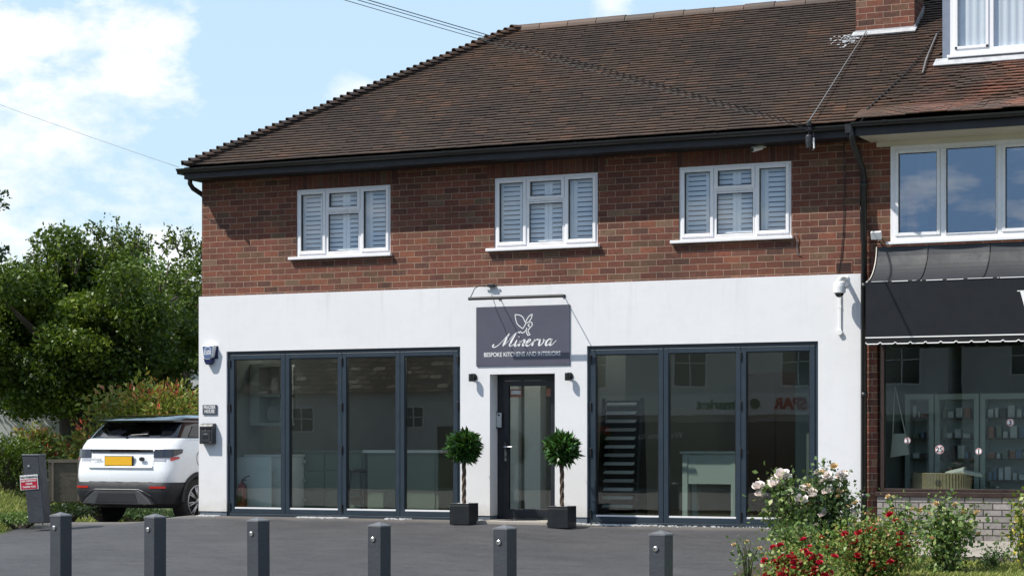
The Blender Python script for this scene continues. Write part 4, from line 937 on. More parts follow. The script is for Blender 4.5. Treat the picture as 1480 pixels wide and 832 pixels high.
# alarm box
ab = thing('alarm_box', 'white and blue alarm siren box high at the left corner of the rendered wall', 'alarm', (-4.76, 0, 2.3))
hexo = [(-4.865, 2.44), (-4.655, 2.44), (-4.69, 2.27), (-4.735, 2.235), (-4.805, 2.235), (-4.835, 2.27)]
MB().prism(hexo, 'y', -.09, -.012).build('cover', 'white', ab, bevel=.01)
MB().prism([(-4.84, 2.262), (-4.685, 2.262), (-4.70, 2.20), (-4.735, 2.165), (-4.80, 2.165), (-4.825, 2.20)], 'y', -.08, -.004).build('strobe_lens', 'navy', ab, bevel=.008)
MB().box(-4.86, -4.64, -.0115, -.002, 2.25, 2.43).build('back_plate', 'navy', ab)
MB().prism([(-4.845, 2.425), (-4.675, 2.425), (-4.70, 2.28), (-4.735, 2.252), (-4.805, 2.252), (-4.825, 2.28)], 'y', -.0935, -.0905).build('face', 'alarm_blue', ab)
m = MB(); ribbon(m, [(-4.815, 2.375, .6), (-4.79, 2.405, 1), (-4.758, 2.415, 1), (-4.726, 2.405, 1), (-4.70, 2.375, .6)], .009, y=-.095); m.build('arc', 'white', ab)
text_mesh('ECLIPSE', .042, 'lettering', 'white', ab, (-4.76, -.0948, 2.352), ext=.0006, sx=.82, bold=.001); text_mesh('ALARMS', .042, 'lettering', 'white', ab, (-4.762, -.0948, 2.318), ext=.0006, sx=.8, bold=.001)
# name plaque
nq = MB().box(-4.895, -4.655, -.018, -.002, 1.452, 1.59).build('name_plaque', 'slate', bevel=.003, loc=(-4.77, 0, 1.5)); tag(nq, 'small slate-blue plaque with white house name on the left corner of the render', 'plaque')
text_mesh('FRAZIER', .068, 'lettering', 'white', nq, (-4.775, -.0195, 1.553), ext=.0006, sx=.78, bold=.0012); text_mesh('HOUSE', .068, 'lettering', 'white', nq, (-4.775, -.0195, 1.494), ext=.0006, sx=.78, bold=.0012)
# letterbox
lb = thing('letterbox', 'dark grey metal wall letterbox below the name plaque', 'letterbox', (-4.78, 0, 1.0))
MB().prism([(-.002, 1.03), (-.10, 1.03), (-.10, 1.28), (-.075, 1.315), (-.002, 1.325)], 'x', -4.895, -4.675).build('body', 'letterbox', lb, bevel=.005)
MB().box(-4.865, -4.705, -.107, -.1005, 1.06, 1.22).build('door_panel', 'letterbox', lb, bevel=.003); MB().box(-4.87, -4.70, -.110, -.1005, 1.245, 1.268).build('slot_flap', 'black', lb)
MB().lathe([(.012, -.112), (.012, -.107)], (-4.785, 0, 1.225), 12, 'y').box(-4.82, -4.75, -.1095, -.107, 1.165, 1.18).box(-4.715, -4.70, -.108, -.1005, 1.045, 1.055).build('lock', 'chrome', lb); MB().box(-4.83, -4.745, -.109, -.1071, 1.105, 1.145).build('name_holder', 'black', lb)
# cctv cameras
dc = thing('dome_camera', 'white dome security camera on a wall bracket at the right end of the render', 'camera', (4.5, 0, 3.0))
MB().box(4.545, 4.625, -.02, -.002, 2.99, 3.12).build('wall_plate', 'white', dc, bevel=.01)
MB().tube([(4.585, -.02, 3.08), (4.57, -.12, 3.085), (4.56, -.19, 3.07), (4.56, -.20, 3.03)], [.03, .028, .03, .045], 12).build('bracket', 'white', dc, smooth=True)
MB().lathe([(.0, 3.04), (.05, 3.04), (.07, 3.02), (.078, 2.98), (.078, 2.90), (.068, 2.895), (.0, 2.895)], (4.56, -.20, 0), 22).build('housing', 'white', dc, smooth=False)
MB().lathe([(.0, 2.895)]+[(.058*math.cos(a), 2.894-.055*math.sin(a)) for a in (0, .35, .7, 1.05, 1.3, 1.5)], (4.56, -.20, 0), 20).build('dome', 'carblack', dc, smooth=True)
MB().box(4.50, 4.53, -.022, -.002, 2.44, 2.90).lathe([(.035, -.04), (.035, -.002)], (4.515, 0, 2.42), 16, 'y').box(4.496, 4.534, -.024, -.002, 2.72, 2.75).build('trunking', 'white', dc, bevel=.003)
bc = thing('bullet_camera', 'small white bullet camera under the gutter above the right upper window', 'camera', (3.47, -.1, 4.8))
MB().tube([(3.44, -.22, 4.735), (3.52, -.10, 4.775)], .034, 14).build('housing', 'white', bc); MB().tube([(3.437, -.225, 4.733), (3.442, -.217, 4.736)], .028, 14).build('lens', 'black', bc); MB().tube([(3.52, -.10, 4.775), (3.54, -.04, 4.79), (3.54, .0, 4.79)], .014, 8).build('bracket', 'white', bc)
# flood light by the neighbour window
fl_ = thing('security_light', 'small white floodlight beside the neighbour window frame', 'lamp', (5.0, 0, 3.6))
MB().obox((5.0, -.10, 3.60), (.065, 0, 0), (0, .02, .01), (0, -.02, .045)).build('lamp_head', 'white', fl_, bevel=.006); MB().tube([(5.0, -.08, 3.58), (5.0, .02, 3.55)], .012).build('bracket', 'white', fl_)
# air brick
av = MB().box(4.445, 4.665, .012, .022, 3.165, 3.30).build('air_brick', 'terracotta', loc=(4.55, 0, 3.2)); tag(av, 'red terracotta air brick grille above the dome camera', 'air vent')
m = MB()
for i in range(6): m.box(4.46, 4.65, .006, .0115, 3.178+i*.02, 3.188+i*.02)
m.build('grille', 'brownwood', av)
# cable bracket at the eaves
br = thing('cable_bracket', 'dark cable anchor with insulators hanging at the eaves right of the upper windows', 'bracket', (4.13, -.55, 4.8))
MB().lathe([(.0, 4.99), (.03, 4.99), (.035, 4.97), (.035, 4.93), (.02, 4.92), (.04, 4.90), (.04, 4.87), (.0, 4.865)], (4.28, -.56, 0), 12).build('insulator', 'black', br)
MB().lathe([(.0, 4.82), (.03, 4.82), (.045, 4.8), (.045, 4.74), (.035, 4.66), (.0, 4.655)], (4.28, -.56, 0), 12).build('junction', 'letterbox', br); MB().tube([(4.28, -.56, 4.87), (4.28, -.56, 4.82)], .01).tube([(4.34, -.56, 4.84), (4.345, -.56, 4.64), (4.31, -.56, 4.62)], .009).build('hook', 'black', br)
MB().tube([(4.34, -.565, 4.78), (4.345, -.565, 4.65)], .011).build('white_tail', 'white', br)
def wire(name, pts, r, mat, label, sag=0., n=24, group=None):
    P = []
    for a, b in zip(pts, pts[1:]):
        a, b = Vector(a), Vector(b)
        for i in range(n+1):
            t = i/n; p = a.lerp(b, t); p.z -= sag*4*t*(1-t); P.append(p)
    o = MB().tube(P, r, 6).build(name, mat, smooth=True); tag(o, label, 'cable', group); return o
wire('overhead_wire', [(4.26, -.56, 4.94), (1.75, -12.2, 5.18)], .0042, 'steel_cable', 'uppermost of three service wires running from the eaves bracket over the roof', .03, group='wires over the roof')
wire('overhead_wire', [(4.26, -.57, 4.92), (1.75, -12.2, 5.155)], .0036, 'steel_cable', 'middle of the three service wires running over the roof', .035, group='wires over the roof')
wire('overhead_wire', [(4.26, -.57, 4.90), (1.75, -12.2, 5.125)], .0036, 'cable_grey', 'lowest of the three service wires running over the roof', .045, group='wires over the roof')
wire('overhead_wire', [(-4.99, -.47, 4.95), (-14.0, 1.0, 8.1)], .003, 'cable_grey', 'thin pale wire running up to the left from the roof corner', .05)
wire('roof_cable', [(4.28, -.56, 4.99), (4.30, -.35, 5.14), (4.33, 1.0, roofz(1.0)+.10), (4.36, 1.80, roofz(1.8)+.10)], .008, 'cable_grey', 'pale cable running up the tiles from the bracket to the chimney foot', 0)
wire('roof_cable', [(5.35, 1.6, roofz(1.6)+.07), (5.38, .9, roofz(.9)+.08), (5.42, .55, roofz(.55)+.07)], .012, 'cable_grey', 'looped grey cable lying on the tiles left of the dormer', 0, 6)
wire('roof_cable', [(5.38, 1.7, roofz(1.7)+.07), (5.2, .6, roofz(.6)+.07), (4.9, -.35, roofz(-.35)+.05)], .008, 'black', 'black cable running down the tiles from dormer to gutter', 0, 6)
wire('wall_cable', [(4.56, .008, 4.78), (4.57, .006, 4.2), (4.55, .006, 3.62), (4.50, .008, 3.15)], .006, 'black', 'thin black cable down the brick between right window and downpipe', 0, 6)
wire('wall_cable', [(4.74, .0, 4.74), (4.79, -.02, 4.6), (4.77, .0, 4.0), (4.78, .0, 3.55), (4.84, .0, 3.42)], .008, 'black', 'black cable beside the downpipe on the upper wall', 0, 6)
tag(MB().tube([(3.93, .0, 3.68), (3.95, -.01, 3.66), (3.955, .0, 3.55), (3.96, .005, 3.42), (4.0, .006, 3.40)], .006, 6).build('wall_cable', 'cable_grey'), 'short pale cable end beside the right upper window sill', 'cable')

# ------------------------------------------------------------------ bay trees in planters
def bay(x, y, label, seed):
    global RNG
    RNG = np.random.default_rng(seed); z0 = g(x, y)
    pn = thing('planter', label+' planter cube', 'planter', (x, y, z0), 'black cube planters beside the door')
    s = .143; m = MB(); m.box(x-s, x+s, y-s, y+s, z0+.004, z0+.255); m.box(x-s, x+s, y-s, y-s+.02, z0+.255, z0+.285); m.box(x-s, x+s, y+s-.02, y+s, z0+.255, z0+.285); m.box(x-s, x-s+.02, y-s+.02, y+s-.02, z0+.255, z0+.285); m.box(x+s-.02, x+s, y-s+.02, y+s-.02, z0+.255, z0+.285)
    m.build('pot', 'planter', pn, bevel=.004)
    m = MB()
    for i in range(90): a, b = random.uniform(-.11, .11), random.uniform(-.11, .11); m.obox((x+a, y+b, z0+.262+random.uniform(0, .012)), (.014, .004, 0), (-.003, .012, .003), (0, 0, .008))
    m.build('pebbles', 'pebble', pn, bevel=.003)
    tr = thing('bay_tree', label.replace('black', 'clipped')+' ball-headed bay tree with twisted stem', 'bay tree', (x, y, z0+.26), 'bay trees beside the door')
    m = MB(); zb = z0+.25
    for k in range(3):
        pts = [(x+.017*math.cos(t*9.5+k*2*PI/3), y+.017*math.sin(t*9.5+k*2*PI/3), zb+t*.62) for t in [i/40 for i in range(41)]]
        m.tube(pts, .014, 7)
    for k in range(10):
        a = k*2*PI/10+.2; m.tube([(x, y, zb+.60), (x+.07*math.cos(a), y+.07*math.sin(a), zb+.68), (x+.17*math.cos(a), y+.17*math.sin(a), zb+.76+.05*math.sin(k*2.1))], [.009, .006, .003], 5)
    m.build('trunk', 'twist', tr, smooth=True)
    n = 1450; d = RNG.normal(size=(n, 3)); d /= np.linalg.norm(d, axis=1)[:, None]
    rad = .165*RNG.random(n)**.28; c = np.array([x, y, z0+1.03])
    lump = 1+.12*np.sin(d[:, 0]*5+seed)*np.cos(d[:, 2]*6+seed)+.08*np.sin(d[:, 1]*11)
    P = c+d*(rad*lump)[:, None]*np.array([1.0, 1.0, .98])
    leaves('crown', 'leaf_bay', tr, P, .092, .30, .4, outward=d*.9)
bay(-.47, -.50, 'black left-hand', 5); bay(.955, -.52, 'black right-hand', 12)

# ------------------------------------------------------------------ bollards along the forecourt
def bollard_mesh():
    o = thing('bollard', '', 'bollard', (0, 0, 0), 'square dark bollards along the forecourt edge')
    m = MB(); m.box(-.075, .075, -.075, .075, 0, .93); P = m.build('post', 'bollard', o, bevel=.005)
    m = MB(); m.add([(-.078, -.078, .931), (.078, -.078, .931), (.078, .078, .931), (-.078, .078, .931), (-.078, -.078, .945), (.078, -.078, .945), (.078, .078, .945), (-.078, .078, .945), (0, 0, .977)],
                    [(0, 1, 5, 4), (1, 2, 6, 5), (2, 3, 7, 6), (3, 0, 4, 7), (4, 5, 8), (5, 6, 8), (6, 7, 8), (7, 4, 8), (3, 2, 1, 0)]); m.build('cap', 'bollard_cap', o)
    m = MB(); m.lathe([(.0, -.094), (.010, -.094), (.018, -.089), (.018, -.087)], (-.01, 0, .825), 16, 'y').lathe([(.024, -.086), (.024, -.0755)], (-.01, 0, .825), 16, 'y'); m.build('reflector', 'chrome', o)
    m = MB(); m.lathe([(.006, -.0955), (.006, -.0942)], (-.01, 0, .825), 8, 'y'); m.build('bolt', 'black', o)
    return o
BO = bollard_mesh(); first = True
BL = ['leftmost in the row, in front of the car', 'second from the left, before the white wall end', 'third from the left, before the leftmost bifold pane',
      'fourth from the left, before the third bifold pane', 'fifth from left, before the entrance', 'sixth and rightmost, next to the roses']
F_ = Vector((-math.sin(PSI), math.cos(PSI), 0)); R2 = Vector((math.cos(PSI), math.sin(PSI), 0))
def AT(px, Z, py=None):
    p = CAM+F_*Z+R2*((px-740)/3000*Z); p.z = CAM.z-(py-640)/3000*Z if py is not None else 0; return p
for i, (px, py, Zc, face) in enumerate(((88, 738, 20.4, 48), (224, 740, 19.9, 50), (374, 745, 19.3, 46), (548, 752, 18.8, 39), (730, 756, 18.2, 35), (955, 764, 17.5, 28))):
    o = BO if i == 0 else copy_tree(BO); p = AT(px, Zc, py)
    o.location = (p.x, p.y, p.z-.985); o['label'] = 'square dark grey bollard with pointed top, '+BL[i]
    vx = math.atan((px-740)/3000); o.rotation_euler = (random.uniform(-.008, .008), random.uniform(-.008, .008), PSI-vx-math.radians(face)+0)

# leaning post with its notice
lp = AT(58, 29.6, 745); pz = lp.z
post = thing('gate_post', 'thick dark painted post leaning left of the driveway', 'post', (lp.x, lp.y, pz))
m = MB(); lean = Vector((-.11, 0, .86)); c = Vector(lp); 
ax = Vector((math.cos(.24), math.sin(.24), 0))*.125; ay = Vector((-ax.y, ax.x, 0)); m.obox(c+lean*.5-Vector((0, 0, .05)), ax, ay, lean*.5+Vector((0, 0, .05))); m.build('shaft', 'bollard', post, bevel=.01)
m = MB(); m.obox(c+lean+Vector((0, 0, .008)), ax*1.05, ay*1.05, (0, 0, .012)); m.build('top', 'bollard_cap', post, bevel=.006)
tag(post, None, None)
fdir = (-ay).normalized() if (-ay).dot(CAM-c) > 0 else ay.normalized()
rdir = ax.normalized(); pc = c+lean*.56+fdir*.132-rdir*.055
ns = thing('parking_notice', 'white and red no parking notice fixed to the leaning post', 'sign', tuple(pc))
nv = lean.normalized(); tl = math.radians(4); rv = rdir*math.cos(tl)-nv*math.sin(-tl)*-1*-1; rv = (rdir*math.cos(tl)+nv*math.sin(tl)).normalized(); uvv = fdir.cross(rv); uvv = uvv if uvv.z > 0 else -uvv
m = MB(); m.obox(pc, rv*.135, fdir*.003, uvv*.105); m.build('board', 'white', ns)
m = MB(); m.obox(pc-uvv*.027+fdir*.0045, rv*.125, fdir*.001, uvv*.07); m.build('red_field', 'signred', ns)
rotm = Matrix((rv, uvv, rv.cross(uvv))).transposed().to_euler()
for txt, dz, sz, mt in (('NO PARKING', .072, .042, 'black'), ('KEEP DRIVEWAY', .018, .031, 'white'), ('CLEAR', -.022, .034, 'white'), ('THANK YOU', -.066, .034, 'white')):
    text_mesh(txt, sz, 'lettering', mt, ns, tuple(pc+uvv*dz+fdir*.007), rot=tuple(rotm), ext=.0005, bold=.001)
m = MB(); q = c+lean*.82+fdir*.128-rdir*.04; m.obox(q, rdir*.017, fdir*.006, uvv*.017); m.build('reflector', 'chrome', post, bevel=.008)

# white gravel spill at the thresholds
m = MB()
for (xa, xb, n_) in ((-4.95, -4.6, 120), (-3.3, -2.5, 260), (-1.9, -1.5, 60), (.95, 2.0, 220), (2.0, 3.0, 60), (-.62, -.4, 30), (3.0, 4.2, 20)):
    for i in range(n_):
        x = random.uniform(xa, xb); y = -abs(random.gauss(.02, .05))-.01; s_ = random.uniform(.004, .013); m.obox((x, y, g(x, y)+.008), (s_, s_*.3, 0), (-s_*.3, s_*.8, 0), (0, 0, s_*.6))
o = m.build('white_chippings', 'pebble'); tag(o, 'white stone chippings strewn along the door thresholds', 'gravel', kind='stuff')

# ------------------------------------------------------------------ car
def build_car(loc, rz):
    car = thing('parked_car', 'white compact suv with black roof, seen from behind, parked in the side driveway', 'car', loc)
    NP = 40
    def ring(z, w_, yr, yf, rc, taper=0.):
        """rounded-rectangle plan outline; returns NP points, index 0 at rear centre, going to the right side"""
        pts = []
        w2 = w_
        seg = [(0, yr, w2-rc, yr-0, 8), ]
        def lerp(a, b, t): return a+(b-a)*t
        out = []
        rear_b = .10
        for i in range(6): t = i/6; x = lerp(0, w2-rc, t); out.append((x, yr+rear_b*(x/w2)**2))
        yc = yr+rear_b*((w2-rc)/w2)**2+rc*.9
        for i in range(5): a = -PI/2+PI/2*i/5; out.append((w2-rc+rc*math.cos(a), yc+rc*.9*math.sin(a)))
        for i in range(6): t = i/6; out.append((w2-taper*t*t, lerp(yc, yf-rc*1.2, t)))
        for i in range(4): a = PI/2*i/4; out.append((w2-taper-rc*1.2+rc*1.2*math.cos(a), yf-rc*1.2+rc*1.2*math.sin(a)))
        out2 = out+[(0, yf)]; L_ = len(out)
        full = out2+[(-x, y) for x, y in reversed(out[1:])]
        return [(x, y, z) for x, y in full]
    def shell(levels, mats, capt=True, capb=False):
        m = MB(); rings = [ring(*l) for l in levels]; n = len(rings[0])
        for i in range(len(rings)-1):
            vs = rings[i]+rings[i+1]; m.mi = mats[i]
            m.add(vs, [(j, (j+1) % n, n+(j+1) % n, n+j) for j in range(n)])
        m.mi = mats[-1]
        if capt: m.add(rings[-1], [tuple(range(n))])
        m.mi = 0
        if capb: m.add(rings[0], [tuple(range(n))[::-1]])
        return m
    def finish(mb, name, mats, cut=None, sub=True):
        o = mb.build(name, mats, smooth=True); me = o.data
        bm = bmesh.new(); bm.from_mesh(me); bmesh.ops.remove_doubles(bm, verts=bm.verts, dist=.0008); bmesh.ops.recalc_face_normals(bm, faces=bm.faces); bm.to_mesh(me); bm.free()
        if cut:
            md = o.modifiers.new('b', 'BOOLEAN'); md.operation = 'DIFFERENCE'; md.object = cut; md.solver = 'EXACT'
            bpy.context.view_layer.update(); ev = o.evaluated_get(bpy.context.evaluated_depsgraph_get()); nm = bpy.data.meshes.new_from_object(ev); o.modifiers.clear(); o.data = nm
        try: o.data.set_sharp_from_angle(angle=math.radians(32))
        except Exception: pass
        o.parent = car; return o
    cut = MB()
    for y in (.78, 3.44): cut.lathe([(.39, -1.2), (.39, 1.2)], (0, y, .37), 32, 'x')
    C_ = cut.build('cut', 'black')
    # lower cladding and body
    lo_ = shell([(.27, .80, .14, 4.18, .16), (.34, .88, .02, 4.30, .2), (.50, .93, -.03, 4.36, .24), (.60, .945, -.03, 4.36, .25), (.66, .945, .0, 4.36, .25)], [0, 0, 0, 0, 0], True, True)
    finish(lo_, 'lower_cladding', ['cladding'], C_)
    up_ = shell([(.662, .935, .015, 4.34, .25, .06), (.74, .945, .0, 4.35, .25, .08), (.84, .95, .02, 4.34, .25, .09), (.95, .955, .06, 4.31, .25, .10), (1.04, .95, .07, 4.24, .25, .12), (1.06, .945, .085, 4.15, .25, .13), (1.13, .925, .13, 3.6, .24, .10), (1.19, .90, .18, 3.15, .24, .08), (1.215, .87, .22, 3.05, .22, .06)], [0]*9, True, True)
    finish(up_, 'body', ['carwhite'], C_)
    gh = shell([(1.216, .865, .225, 3.02, .20, .05), (1.33, .82, .34, 2.72, .19, .05), (1.47, .75, .50, 2.30, .18, .04)], [0, 0, 0], True, True)
    finish(gh, 'windows', ['carblack'])
    rf = shell([(1.452, .68, .44, 2.34, .16, .04), (1.462, .76, .26, 2.34, .16, .04), (1.488, .765, .245, 2.33, .16, .04), (1.525, .745, .36, 2.28, .17, .04), (1.562, .66, .60, 2.15, .18, .03), (1.585, .54, .85, 1.95, .16, .02), (1.595, .3, 1.1, 1.8, .12, .01)], [0]*7, True, True)
    finish(rf, 'roof', ['carblack'])
    bpy.data.objects.remove(C_)
    m = MB(); m.add([(-.58, .282, 1.235), (0, .235, 1.235), (.58, .282, 1.235), (.50, .485, 1.45), (0, .455, 1.45), (-.50, .485, 1.45)], [(0, 1, 4, 5), (1, 2, 3, 4)]); m.build('rear_window', glassmat('rear_glass', (.10, .12, .15), 2.6), car)
    m = MB(); m.tube([(0, .27, 1.245), (.05, .26, 1.26), (.36, .27, 1.275)], .009, 6).lathe([(.02, 1.215), (.022, 1.235), (.0, 1.245)], (0, .215, 0), 10); m.build('wiper', 'black', car)
    m = MB(); m.add([(.872, .62, 1.24), (.872, 1.32, 1.24), (.785, 1.32, 1.435), (.795, .84, 1.415)], [(0, 1, 2, 3)]); m.add([(.872, 1.40, 1.24), (.868, 2.45, 1.24), (.785, 2.15, 1.435), (.785, 1.40, 1.435)], [(0, 1, 2, 3)]); m.build('side_window', glassmat('side_glass', (.10, .10, .11), 1.3), car)
    # tailgate shut lines, lamp band, lower handle lip
    m = MB(); m.add([(x, .062+.10*(x/.95)**2-.012, z) for z in (1.036, 1.074) for x in (-.60, -.4, -.2, 0, .2, .4, .60)], [(i, i+1, 8+i, 7+i) for i in range(6)]); m.build('light_band', 'carblack', car)
    m = MB(); xs_l = (-.60, -.4, -.2, 0, .2, .4, .60); m.add([(x, .018+.10*(x/.95)**2-o_, z) for o_, z in ((-.01, .875), (.022, .862), (.022, .845), (-.005, .835)) for x in xs_l], [(7*j+i, 7*j+i+1, 7*j+8+i, 7*j+7+i) for j in range(3) for i in range(6)]); m.build('tailgate_lip', 'carwhite', car, smooth=True)
    m = MB()
    for sx in (-1, 1): m.tube([(sx*.605, .018+.04, .675), (sx*.605, .02+.04, .75), (sx*.605, .024+.04, .84), (sx*.605, .062+.04, .95), (sx*.605, .07+.04, 1.03)], .0035, 5)
    m.tube([(x, .003+.10*(x/.935)**2+.01, .671) for x in (-.6, -.3, 0, .3, .6)], .004, 5); m.build('shut_line', 'black', car)
    for sx in (-1, 1):
        # outlines of the wrap-around lamp follow the corner of the body
        rr = [ring(z, .957, yr, 4.3, .25, .1) for z, yr in ((.975, .062), (1.075, .085))]
        m = MB()
        idx = range(4, 13) if sx > 0 else None
        a = [(sx*p[0], p[1]-.008, p[2]) for p in rr[0][5:12]]; b = [(sx*p[0], p[1]-.016, p[2]) for p in rr[1][5:12]]
        a = [(x+sx*.008, y, z+(.0 if i < 4 else (i-3)*.018)) for i, (x, y, z) in enumerate(a)]; b = [(x+sx*.008, y, z) for x, y, z in b]; n = len(a)
        m.add(a+b, [(i, i+1, n+i+1, n+i) for i in range(n-1)]); LM = m.build('tail_lamp', 'lampsmoke', car, smooth=True)
        m = MB(); a2 = [(x+sx*.004, y-.004, z+.018) for x, y, z in a[3:6]]; b2 = [(x+sx*.004, y-.004, z-.018) for x, y, z in b[3:6]]; m.add(a2+b2, [(i, i+1, 4+i, 3+i) for i in range(2)]); m.build('red_lens', 'lampred', LM)
        m = MB(); a2 = [(x+sx*.004, y-.004, z+.014) for x, y, z in a[0:3]]; b2 = [(x+sx*.004, y-.004, z-.03) for x, y, z in b[0:3]]; m.add(a2+b2, [(i, i+1, 4+i, 3+i) for i in range(2)]); m.build('clear_lens', 'lampclear', LM)
        rr = [ring(z, .948, -.03, 4.36, .25) for z in (.575, .608)]; a = [(sx*p[0], p[1]-.006, p[2]) for p in rr[0][5:9]]; b = [(sx*p[0], p[1]-.006, p[2]) for p in rr[1][5:9]]
        m = MB(); m.add(a+b, [(i, i+1, 5+i, 4+i) for i in range(3)]); m.build('fog_reflector', 'lampred', car)
        m = MB(); m.tube([(sx*.50, .10, .37), (sx*.50, -.01, .37)], .05, 14); m.build('exhaust', 'chrome', car); m = MB(); m.lathe([(.042, -.0115), (.042, -.0105)], (sx*.50, 0, .37), 14, 'y'); m.build('exhaust_bore', 'black', car)
    # bumper skid
    m = MB(); m.prism([(-.66, .33), (.66, .33), (.60, .40), (.42, .535), (.36, .55), (-.36, .55), (-.42, .535), (-.60, .40)], 'y', -.048, .05); m.build('skid_plate', 'skid', car, bevel=.01)
    m = MB(); m.prism([(-.40, .36), (.40, .36), (.34, .50), (-.34, .50)], 'y', -.056, -.0485); m.build('skid_inset', 'cladding', car)
    m = MB(); m.tube([(-.62, -.01, .46), (-.50, -.047, .53), (-.42, -.052, .558), (.42, -.052, .558), (.50, -.047, .53), (.62, -.01, .46)], .007, 6); m.build('bumper_trim', 'skid', car)
    # plate, badge, letters
    m = MB(); m.box(-.275, .255, .0155, .05, .873, .992); m.build('plate_holder', 'cladding', car) ; m = MB(); m.box(-.265, .245, .010, .015, .880, .985); m.build('number_plate', 'plate', car)
    m = MB(); n = 18; m.prism([(.42+.05*math.cos(2*PI*i/n), .955+.026*math.sin(2*PI*i/n)) for i in range(n)], 'y', .026, .045); m.build('badge', 'cladding', car, bevel=.003)
    text_mesh('EVOQUE', .045, 'lettering', 'black', car, (-.45, .045, .945), ext=.002, space=1.15)
    m = MB(); m.tube([(.955+.0, .80+.085*math.cos(2*PI*i/20), .96+.085*math.sin(2*PI*i/20)) for i in range(21)], .0035, 5); m.build('fuel_flap', 'cladding', car)
    for y in (.78, 3.44):
        for sx in (-1, 1):
            m = MB(); n = 18; xo = .948 if sx > 0 else -.948
            A1 = [(y+.388*math.cos(PI*i/n), .37+.388*math.sin(PI*i/n)) for i in range(n+1)]; B1 = [(y+.455*math.cos(PI*i/n), .37+.455*math.sin(PI*i/n)) for i in range(n+1)]
            m.add([(xo+sx*.012, *p) for p in A1]+[(xo+sx*.012, *p) for p in B1]+[(xo-sx*.04, *p) for p in B1]+[(xo-sx*.06, *p) for p in A1], [(k*(n+1)+i, k*(n+1)+i+1, (k+1)*(n+1)+i+1, (k+1)*(n+1)+i) for k in range(2) for i in range(n)]+[(i, i+1, 3*(n+1)+i+1, 3*(n+1)+i) for i in range(n)])
            m.build('lower_arch', 'cladding', car)
            W_ = thing('wheel', None, None, (0, 0, 0)); W_.parent = car
            x = sx*.80
            m = MB(); m.lathe([(.24, -.115), (.33, -.125), (.362, -.10), (.366, -.05), (.366, .05), (.362, .10), (.33, .125), (.24, .115)], (x, y, .366), 36, 'x'); t_ = m.build('tyre', 'tyre', None, smooth=True); t_.parent = W_
            m = MB(); ox = x+sx*.085
            m.lathe([(.235, -.02), (.255, .03)] if sx > 0 else [(.255, -.03), (.235, .02)], (ox, y, .366), 32, 'x'); r0 = m.build('wheel_disc', 'black', None); r0.parent = W_
            m = MB()
            for k in range(8):
                a = 2*PI*k/8+.2
                for da in (-.10, .10):
                    p0 = Vector((ox+sx*.045, y+.05*math.cos(a), .366+.05*math.sin(a))); p1 = Vector((ox+sx*.040, y+.235*math.cos(a+da), .366+.235*math.sin(a+da)))
                    m.tube([p0, p1], [.02, .013], 6)
            m.lathe([(.06, .035), (.05, .055)] if sx > 0 else [(.05, -.055), (.06, -.035)], (ox, y, .366), 16, 'x')
            n = 32; m.tube([(ox+sx*.035, y+.245*math.cos(2*PI*i/n), .366+.245*math.sin(2*PI*i/n)) for i in range(n+1)], .014, 6); r1 = m.build('rim', 'alloy', None, smooth=True); r1.parent = W_
    for ch in car.children:
        if ch.type == 'MESH' and not ch.name.startswith(('lower', 'skid', 'bumper', 'fog', 'exhaust')):
            for v_ in ch.data.vertices: v_.co.z += .13*sm(.60, 1.30, v_.co.z)
    car.location = loc; car.rotation_euler = (0, 0, rz)
    return car
cl = AT(171, 31.9, 750)
# the parts are modelled round the origin, so build there first and move the root after
_loc = (cl.x, cl.y, g(cl.x, cl.y+1.0)+.006)
car = build_car((0, 0, 0), 0); car.location = _loc; car.rotation_euler = (0, 0, math.radians(-2))

# ------------------------------------------------------------------ plants
def tree(name, label, base, trunk_h, cr, rad, n, mat, size, seed, group=None, branch_n=9, trunk_r=.2, cut=None, sky=.0):
    global RNG; RNG = np.random.default_rng(seed); rs = random.Random(seed)
    t = thing(name, label, 'tree', base, group); b = Vector(base); c = Vector(cr)
    m = MB(); m.tube([b-Vector((0, 0, .2)), b+Vector((.05, .03, trunk_h*.5)), b+Vector((-.03, .05, trunk_h))], [trunk_r*1.25, trunk_r, trunk_r*.8], 12)
    clumps = []; k = 0
    for i in range(branch_n):
        a = 2*PI*i/branch_n+rs.uniform(-.3, .3); el = rs.uniform(-.1, 1.2); d = Vector((math.cos(a)*math.cos(el)*rad[0], math.sin(a)*math.cos(el)*rad[1], math.sin(el)*rad[2]))
        e = c+d*.85; s = b+Vector((0, 0, trunk_h*rs.uniform(.75, 1))); mid = s.lerp(e, .5)+Vector((rs.uniform(-.3, .3), rs.uniform(-.3, .3), rs.uniform(0, .3)))
        m.tube([s, mid, e], [trunk_r*.42, trunk_r*.25, trunk_r*.06], 7)
    m.build('trunk', 'bark', t, smooth=True)
    nc_ = 110; cc = RNG.normal(size=(nc_, 3)); cc /= np.linalg.norm(cc, axis=1)[:, None]; cc *= (RNG.random(nc_)**.38)[:, None]; 
    cc = np.array(c)+cc*np.array(rad)*(.92+.14*np.sin(cc[:, [0]]*7+seed)); cr_ = RNG.uniform(.22, .42, nc_)*np.mean(rad)*.62
    w_ = cr_**2.2; w_ /= w_.sum(); idx = RNG.choice(nc_, n, p=w_); d = RNG.normal(size=(n, 3)); d /= np.linalg.norm(d, axis=1)[:, None]; rr = RNG.random(n)**.42
    P = cc[idx]+d*(cr_[idx]*rr)[:, None]*np.array([1.15, 1.15, .8])
    if cut is not None: P = P[P[:, 2] > cut]
    shade = RNG.random(nc_)*.5; R_ = np.stack([(shade[idx[:len(P)]]+RNG.random(len(P))*.5), RNG.random(len(P))], 1)
    leaves('crown', mat, t, P, size, .62, .3, r=R_)
    return t
